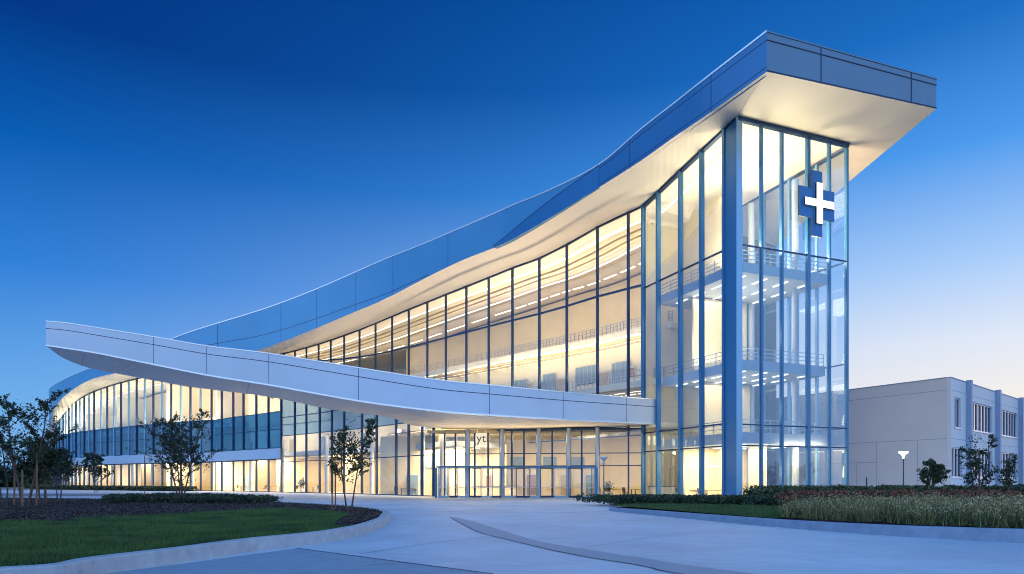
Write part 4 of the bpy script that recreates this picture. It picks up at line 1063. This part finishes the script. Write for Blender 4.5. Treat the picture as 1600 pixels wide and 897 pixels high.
# gently rising soil: fan strips from the kerb to a back line
bl_ = [(60, 14), (60, 30), (60, 50), (50, 66), (31, 61), (17, 55.6), (9, 55), (6.8, 48.5)]
bl_ = [tuple(p) for p in cr_spline(bl_, 12)]
nk = len(rin)
for k in range(nk-1):
    t0, t1 = k/(nk-1)*(len(bl_)-1), (k+1)/(nk-1)*(len(bl_)-1)
    def L2(t): i = min(int(t), len(bl_)-2); f = t-i; return (bl_[i][0]*(1-f)+bl_[i+1][0]*f, bl_[i][1]*(1-f)+bl_[i+1][1]*f)
    mb.quad((*rin[k], hs[k]), (*rin[k+1], hs[k+1]), (*L2(t1), .2), (*L2(t0), .2))
o = mb.build('planting_soil', 'mulch'); o['kind'] = 'structure'
lawn2 = [tuple(rin[k]) for k in range(nk) if 24.9 < rin[k][1] < 40.5]
lr = lawn2+[(7.3, 41.5), (9, 42.2), (13.5, 39.5), (16, 36.5), (13., 29)]
mb = MB(); mb.poly([(x, y, .29) for x, y in lr]); o = mb.build('lawn', 'lawn_soil'); o['kind'] = 'structure'
pts = scatter(lr, 14000); V = blades(pts, .28, .05, .10, .025, .6)
o = quads_mesh('grass', V, 'grass_blade', n=3); tag(o, 'narrow strip of green lawn behind the kerb right of the entrance', 'grass', kind='stuff')
# ornamental grasses
gp_ = [tuple(rin[k]+rns[k]*.35) for k in range(nk) if rin[k][1] < 25.5]
gpoly = gp_+[(11.8, 29.5), (15.5, 36.5), (30, 42), (60, 42), (60, 14)]
clump = scatter(gpoly, 1150)
def soil_z(p):
    return .37-.006*(p[:, 1]-16)
off_ = RNG.normal(size=(len(clump), 46, 2))*.13
bp_ = (clump[:, None, :]+off_).reshape(-1, 2)
V = blades(bp_, 0, .36, .70, .020, .85); V[:, :, 2] += soil_z(bp_)[:, None]
hv = np.repeat(RNG.uniform(.55, 1.15, len(clump)), 46); base = soil_z(bp_)[:, None]; V[:, :, 2] = base+(V[:, :, 2]-base)*hv[:, None]
o = quads_mesh('ornamental_grass', V, ['straw', 'straw', 'leaf_mid', 'leaf_dark'], n=3); tag(o, 'tufted straw and green ornamental grasses filling the right hand bed', 'ornamental grass', kind='stuff')
tips = V[:, 2]; sel = RNG.random(len(tips)) < .25; tp = tips[sel]
V2 = leaves_at(tp+np.array((0, 0, -.02)), .016, 0., 5.); o2 = quads_mesh('seed_heads', V2, 'straw_pale', o)
# shrub masses
def shrub_mass(poly, n, zb, h, size, mats, name, label, k=60, top=None, spread=.22):
    c = scatter(poly, n); hh = h*(.65+.5*RNG.random(n))
    o3 = RNG.normal(size=(n, k, 3))*np.array((spread, spread, .0)); o3[:, :, 2] = RNG.random((n, k))**.7*hh[:, None]
    pos = (np.concatenate([c, np.full((n, 1), zb)], 1)[:, None, :]+o3).reshape(-1, 3)
    o = quads_mesh(name, leaves_at(pos, size), mats); tag(o, label, 'shrubs', kind='stuff'); return o, pos
shrub_mass([(4.4, 48.3), (6.6, 44.6), (9, 43), (14, 40.2), (17, 37.8), (19, 40.5), (16, 47.5), (8, 50.5)], 420, .2, .5, .10, ['leaf_shrub', 'leaf_shrub', 'leaf_dark'], 'shrub_bed', 'low dark green shrubs and roses below the tower glass', 70)
o, pos = shrub_mass([(6., 46.8), (9, 44.), (14, 41.), (18, 40.5), (16, 45.5), (8, 49.5)], 60, .45, .3, .07, ['petal', 'leaf_red', 'leaf_red'], 'flower_bed', 'small red and pale flowers dotted over the low shrubs', 5)
shrub_mass([(15.5, 38.5), (30, 43), (60, 44), (60, 49), (31, 49.5), (17, 43.5)], 520, .3, .68, .12, ['leaf_red', 'leaf_red', 'leaf_shrub'], 'red_shrub_bed', 'rust red leaved shrubs behind the ornamental grasses', 75, spread=.3)
shrub_mass([(16, 45), (30.5, 52), (60, 55), (60, 62), (31, 59), (18, 52)], 420, .2, .98, .15, ['leaf_shrub', 'leaf_mid'], 'green_shrub_bed', 'green bushes in front of the pale annex building', 80, spread=.35)
shrub_mass([(33, 44), (62, 46), (62, 52), (36, 50)], 330, .2, 1.05, .15, ['leaf_dark', 'leaf_dark', 'leaf_shrub'], 'hedge', 'tall dark hedge at the right edge below the annex windows', 110, spread=.35)
# planting against the left wing
def along_bed(i0, i1, off0, off1, n, h, name, label):
    c = []
    for _ in range(n):
        t = random.uniform(i0, i1); i = int(t); p = LOWL[i]; q_ = lln[i]; o_ = random.uniform(off0, off1); c.append((p[0]-q_[0]*o_+random.uniform(-1, 1), p[1]-q_[1]*o_))
    c = np.array(c); k = 60; o3 = RNG.normal(size=(n, k, 3))*np.array((.5, .4, 0)); o3[:, :, 2] = RNG.random((n, k))*h
    pos = (np.concatenate([c, np.zeros((n, 1))], 1)[:, None, :]+o3).reshape(-1, 3)
    o = quads_mesh(name, leaves_at(pos, .22), ['leaf_dark', 'leaf_shrub']); tag(o, label, 'shrubs', kind='stuff')
along_bed(50, 100, 2.5, 5, 420, .75, 'shrub_bed', 'dark low planting along the foot of the curved left wing')
bed2 = [G(170, 786), G(240, 783), G(330, 784), G(440, 790), G(400, 793.5), G(250, 793), G(165, 793.)]
shrub_mass(bed2, 260, .26, .42, .10, ['leaf_dark', 'leaf_shrub'], 'shrub_bed', 'low dark plants at the back edge of the mulch around the left trees', 60)
# far left street strip: pavement and low wall
flat('pavement', [(-200, 76), (-52, 74), (-40, 80), (-52, 92), (-200, 108)], .006, 'asphalt_far')
flat('pavement', [(-200, 60), (-34, 57.5), (-22, 66), (-30, 73), (-200, 75)], .008, 'concrete')

# ------------------------------------------------------------------ trees
def make_tree(name, loc, H, crown_r, base_h, leaves, lsize, label, mats, stems=1, trunk_r=.05, spread=.55, leaf_density_low=.25, seed=0, bare=0., group=None, lean=0, fill=0.):
    rnd = random.Random(seed); t = tag(empty(name, loc), label, 'tree', group)
    tr = MB(); twigs = []
    def branch(p, d, length, r, depth):
        n = 4; pts = [p]; dd = d.copy()
        for k in range(n):
            dd = (dd+Vector((rnd.uniform(-1, 1), rnd.uniform(-1, 1), rnd.uniform(-.3, .6)))*.13).normalized()
            pts.append(pts[-1]+dd*length/n)
        tr.tube(pts, [r*(1-.75*k/n) for k in range(n+1)], 6 if depth < 2 else 4, cap=False)
        if depth >= 2 or (depth == 1): twigs.append(pts[1:] if depth == 1 else pts)
        if depth < 3:
            m = {0: 9, 1: 5, 2: 3}[depth]
            for j in range(m):
                t_ = .3+.7*(j+rnd.random())/m if depth else (base_h/H)+(1-base_h/H)*(j+rnd.random())/m*.95
                t_ = min(.98, t_); q_ = t_*n; i = min(int(q_), n-1); pp = pts[i].lerp(pts[i+1], q_-i)
                ax = Vector((rnd.uniform(-1, 1), rnd.uniform(-1, 1), 0)).normalized()
                nd = (dd*.55+ax*spread*(1.1 if depth == 0 else 1.35)+Vector((0, 0, .15))).normalized()
                ln = (crown_r*(1.25-.75*t_) if depth == 0 else length*.5)*rnd.uniform(.7, 1.15)
                branch(pp, nd, ln, r*(1-.7*t_)*.5+.004, depth+1)
    for s in range(stems):
        a = 2*math.pi*s/max(1, stems)+rnd.random(); o_ = Vector((math.cos(a), math.sin(a), 0))*(.12*(stems > 1))
        d = Vector((o_.x*1.2+lean, o_.y*1.2, 1)).normalized() if stems > 1 else Vector((lean, 0, 1)).normalized()
        branch(o_, d, H*(1 if s == 0 else rnd.uniform(.75, .95)), trunk_r, 0)
    trunk = tr.build('trunk', 'bark', t, True)
    c = []
    rg = np.random.default_rng(seed+5)
    tw_ = [tw for tw in twigs if rnd.random() > bare]
    per = max(1, leaves//max(1, len(tw_)))
    for tw in tw_:
        for _ in range(per):
            q_ = rnd.random()*(len(tw)-1); i = int(q_); p = tw[i].lerp(tw[min(i+1, len(tw)-1)], q_-i); c.append((p.x, p.y, p.z))
    c = np.array(c)+rg.normal(size=(len(c), 3))*lsize*.55
    if fill:
        m_ = int(leaves*fill); f_ = rg.normal(size=(m_*3, 3)); f_ /= np.linalg.norm(f_, axis=1, keepdims=True); f_ *= (rg.random((m_*3, 1))**.45)
        hc = (H+base_h)/2; f_ = f_*np.array((crown_r, crown_r, (H-base_h)/2*1.02)); ph = rg.uniform(0, 6, 3)
        w_ = np.sin(f_[:, 0]*5/crown_r+ph[0])*np.sin(f_[:, 1]*4/crown_r+ph[1])+np.sin(f_[:, 2]*6/crown_r+ph[2]+f_[:, 0]*2)*.8
        f_ = f_[w_ > rg.normal(size=len(w_))*.35-.05][:m_]; f_[:, 2] += hc; c = np.concatenate([c, f_])
    quads_mesh('crown', leaves_at(c, lsize, 0, 1.7), mats, t)
    return t
def stake(loc, h, label, tilt=0, r=.035, mat='stake_wood'):
    mb = MB(); mb.tube([(0, 0, -.2), (tilt*h, 0, h)], [r, r*.95], 8); o = mb.build('tree_stake', mat); o.location = loc; tag(o, label, 'stake', 'wooden stakes beside the young trees'); return o
def gl(x, D, z=.25): return ((x-CX)/F*D, D, z)
make_tree('young_tree', gl(545, 33), 4.35, 1.0, 1.3, 2000, .075, 'slender young tree at the rounded tip of the lawn island', ['leaf_mid', 'leaf_dark'], 2, .045, .6, seed=3, fill=.25)
stake(gl(519, 33.2), 2.6, 'left stake of the pair beside the sapling at the island tip'); stake(gl(524, 33.8), 1.9, 'right shorter stake of the pair beside the sapling at the island tip')
make_tree('young_tree', gl(282, 46), 5.9, 2.1, 1.2, 5200, .08, 'broad multi-stemmed young tree in front of the curved wing, beside its lone stake', ['leaf_dark', 'leaf_dark', 'leaf_shrub'], 4, .06, .65, seed=11, fill=.2)
stake(gl(226, 46), 3.1, 'lone stake left of the broad multi-stemmed tree', r=.03)
make_tree('young_tree', gl(40, 39), 6.2, 1.7, 1.9, 3600, .08, 'tallest tree of the cluster at the left edge, thin pointed crown', ['leaf_dark', 'leaf_dark', 'leaf_mid'], 2, .075, .55, seed=21, fill=.2)
make_tree('young_tree', gl(8, 41), 4.6, 1.4, 1.8, 1300, .085, 'sparse small tree cut by the left edge of the view', ['leaf_dark'], 2, .05, .6, seed=31, bare=.3)
make_tree('young_tree', gl(66, 42), 3.9, 1.6, 1.5, 4000, .09, 'low dense tree just right of the tallest left tree', ['leaf_dark', 'leaf_dark', 'leaf_shrub'], 2, .06, .7, seed=41, fill=.5)
make_tree('young_tree', gl(92, 56), 3.6, 1.8, 1.3, 1900, .11, 'loose bushy tree nearest the left end of the curved wing', ['leaf_dark'], 2, .05, .7, seed=45, fill=.6)
for k, (x, D, h, tl_, lb_) in enumerate([(22, 40, 2.9, .02, 'leftmost stake in the left tree cluster'), (35, 37.5, 2.0, .0, 'thick short stake in front of the tallest left tree'), (57, 39, 3.0, .01, 'tall stake right of the tallest left tree'), (72, 43, 2.6, -.03, 'leaning stake below the low dense tree')]):
    stake(gl(x, D), h, lb_, tl_, .05)
make_tree('young_tree', gl(150, 100, 0), 5.2, 2.2, 1.2, 1300, .2, 'small distant tree before the left part of the curved wing', ['leaf_dark'], 2, .06, .6, seed=51, bare=.5)
make_tree('young_tree', gl(1457, 56, .2), 3.0, 1.25, 1.0, 4200, .10, 'round crowned small tree before the blank annex wall', ['leaf_dark', 'leaf_shrub'], 2, .07, .85, seed=61, fill=.12)
make_tree('young_tree', gl(1522, 30, .3), 3.4, .6, .9, 1700, .05, 'thin sapling in the right bed before the annex corner, bare twigs on top', ['leaf_dark', 'leaf_dark', 'leaf_shrub'], 2, .035, .75, seed=71, bare=.1, fill=.5)
make_tree('young_tree', gl(1574, 52, .2), 3.4, .7, .9, 1000, .08, 'small sapling by the second annex pilaster at the right edge', ['leaf_dark', 'leaf_shrub'], 2, .04, .75, seed=81, fill=.5)
stake(gl(1530, 30.3, .3), 1.8, 'stake beside the thin sapling in the right hand bed', 0, .03)

# ------------------------------------------------------------------ lamps, posts
def lamp(loc, h, lit, label, s=1.):
    t = tag(empty('street_lamp', loc), label, 'street lamp')
    mb = MB(); mb.lathe([(.09*s, 0), (.09*s, .05), (.045*s, .08), (.035*s, h-.55*s)], n=10); mb.build('pole', 'dark_metal', t, True)
    mb = MB(); mb.lathe([(.0, h-.60*s), (.22*s, h-.56*s), (.22*s, h-.53*s), (0, h-.50*s)], n=16); mb.build('collar', 'steel', t, True)
    mb = MB(); mb.lathe([(.04*s, h-.5*s), (.07*s, h-.35*s), (.16*s, h-.2*s), (.33*s, h-.08*s), (.36*s, h-.02*s), (.33*s, h), (0, h+.02)], n=20); mb.build('lamp_head', 'lamp_glow' if lit else 'frame_white', t, True)
    if lit:
        l = bpy.data.lights.new('bulb', 'POINT'); l.energy = 60; l.color = (1, .9, .75); l.shadow_soft_size = .2
        o = bpy.data.objects.new('bulb', l); C.objects.link(o); o.location = (0, 0, h+.15); o.parent = t
    return t
lamp(gl(1411.5, 54, .1), 3.85, True, 'lit white bowl topped lamp post before the blank annex wall', 1.)
lamp(gl(943.5, 47, .1), 3.2, False, 'slim unlit lamp post by the shrubs right of the entrance doors', .85)
mb = MB(); mb.tube([(0, 0, 0), (0, 0, 1.7), (0, 0, 1.95)], [.09, .05, .005], 8); o = mb.build('marker_post', 'dark_metal'); o.location = gl(1354, 56, .1); tag(o, 'short dark tapered post left of the lit lamp', 'post')

# ------------------------------------------------------------------ furniture seen through the ground floor glass
def table(loc, rz, label, w=2.2):
    t = tag(empty('table', loc, rz), label, 'table', None)
    mb = MB(); mb.box(-w/2, w/2, -.4, .4, .72, .77); mb.build('tabletop', 'furniture_wood', t)
    for sx in (-1, 1):
        for sy in (-1, 1):
            m_ = MB(); m_.box(sx*(w/2-.1)-.03, sx*(w/2-.1)+.03, sy*.33-.03, sy*.33+.03, 0, .72); m_.build('leg', 'dark_metal', t)
    return t
def chair(loc, rz, label):
    t = tag(empty('chair', loc, rz), label, 'chair', None)
    mb = MB(); mb.box(-.25, .25, -.25, .25, .42, .48); mb.build('seat', 'furniture_dark', t)
    mb = MB(); mb.hexa([(-.24, .2, .5), (.24, .2, .5), (.24, .25, .5), (-.24, .25, .5), (-.22, .27, .98), (.22, .27, .98), (.22, .32, .98), (-.22, .32, .98)]); mb.build('backrest', 'furniture_dark', t)
    for sx in (-1, 1):
        for sy in (-1, 1):
            m_ = MB(); m_.box(sx*.21-.02, sx*.21+.02, sy*.21-.02, sy*.21+.02, 0, .42); m_.build('leg', 'steel', t)
    return t
fw = [(1120, 66, 'behind the tower window beside the blue corner column'), (1085, 69, 'behind the middle window of the tower left face'), (1000, 74, 'behind the glass at the bend between entrance and tower'), (960, 75, 'behind the wide window right of the doors'), (1240, 66, 'behind the tower front glass below the cross sign'), (1180, 64, 'behind the tower front window beside the corner column'),
      (640, 84, 'behind the curved glass just left of the entrance wall'), (600, 92, 'behind the glass right of the island sapling'), (480, 106, 'behind the curved glass left of the island sapling'), (430, 112, 'at the right end of the white spandrel band'), (385, 118, 'below the white spandrel band left of its end')]
for k, (x, D, w_) in enumerate(fw):
    X_ = (x-CX)/F*D
    table((X_, D, .03), .4*(k % 3)-.3, 'wooden table seen '+w_, 2.0+.3*(k % 2))
    chair((X_-1.6, D-.3, .03), 1.5+.3*k, 'dark chair left of the table '+w_)
    if k % 2 == 0: chair((X_+1.7, D+.2, .03), -1.3+.2*k, 'dark chair right of table '+w_)
def desk(loc, rz, w, label):
    t = tag(empty('reception_desk', loc, rz), label, 'desk', None)
    mb = MB(); mb.box(-w/2, w/2, -.3, .3, 0, 1.05); mb.build('desk_front', 'interior_white', t)
    mb = MB(); mb.box(-w/2-.1, w/2+.1, -.4, .35, 1.05, 1.1); mb.build('desk_top', 'furniture_dark', t)
    return t
desk((vx(1060)*72/VY, 73.5, .03), .1, 5.5, 'long low reception desk with dark top in the tower ground floor')
desk((-2, 80, .03), 0, 5, 'reception desk behind the entrance doors')
def plant(loc, h, label, seed):
    t = tag(empty('potted_plant', loc), label, 'plant'); mb = MB(); mb.lathe([(.0, 0), (.22, 0), (.3, .5), (.26, .5), (.0, .44)], n=14); mb.build('pot', 'frame_white', t, True)
    rg = np.random.default_rng(seed); c = rg.normal(size=(260, 3))*np.array((.26, .26, .3))+np.array((0, 0, .5+h/2)); quads_mesh('foliage', leaves_at(c, .13), ['leaf_mid', 'leaf_shrub'], t)
plant(((950-CX)/F*73.5, 73.5, .03), 1.1, 'potted plant behind the wide window right of the doors', 1)
plant(((612-CX)/F*85, 85, .03), 1.3, 'potted plant behind the curved glass near the entrance', 2)
plant(((470-CX)/F*104, 104.5, .03), 1.6, 'potted plant behind the curved glass left of the sapling', 3)

# ------------------------------------------------------------------ far left background
def house(loc, w, d, h, rh, label, lit=True):
    t = tag(empty('house', loc), label, 'building'); mb = MB(); mb.box(-w/2, w/2, -d/2, d/2, 0, h); mb.build('wall', 'house_wall', t)
    mb = MB(); a = [(-w/2-.4, -d/2-.4, h), (w/2+.4, -d/2-.4, h), (w/2+.4, d/2+.4, h), (-w/2-.4, d/2+.4, h)]; r0 = (-w/2-.4, 0, h+rh); r1 = (w/2+.4, 0, h+rh)
    mb.quad(a[0], a[1], r1, r0); mb.quad(a[2], a[3], r0, r1); mb.poly([a[1], a[2], r1]); mb.poly([a[3], a[0], r0]); mb.quad(*a[::-1]); mb.build('roof', 'side_pilaster', t)
    for k in range(3):
        m_ = MB(); x = -w/2+w*(k+.5)/3; m_.box(x-.6, x+.6, -d/2-.05, -d/2+.02, 1.1, 2.5); m_.build('window', 'lamp_warm' if lit and k == 1 else 'dark_glass', t)
house((-163, 215, 0), 16, 8, 4.2, 2.4, 'low grey house with one lit window at the far left horizon')
house((-150, 225, 0), 10, 8, 3.6, 2., 'smaller unlit house beside it at the far left horizon', False)
tl2 = []
for k in range(90):
    y = random.uniform(185, 290); x = -random.uniform(.66, .80)*y; h = random.uniform(3, 6.5)
    c = RNG.normal(size=(150, 3))*np.array((2.6, 2., h*.22))+np.array((x, y, h*.5)); c[:, 2] = np.abs(c[:, 2]); tl2.append(c)
quads_mesh('tree_line', leaves_at(np.concatenate(tl2), .8), ['leaf_dark', 'leaf_shrub']); tag(bpy.data.objects['tree_line'], 'dark far off trees along the left horizon', 'trees', kind='stuff')
tl2 = []
for k in range(120):
    x = random.uniform(80, 500); y = random.uniform(330, 420); h = random.uniform(5, 10)
    c = RNG.normal(size=(100, 3))*np.array((4, 2., h*.22))+np.array((x, y, h*.5)); c[:, 2] = np.abs(c[:, 2]); tl2.append(c)
quads_mesh('tree_line.001', leaves_at(np.concatenate(tl2), 1.2), ['leaf_dark', 'leaf_shrub']); tag(bpy.data.objects['tree_line.001'], 'dark far off trees beyond the annex on the right', 'trees', kind='stuff')
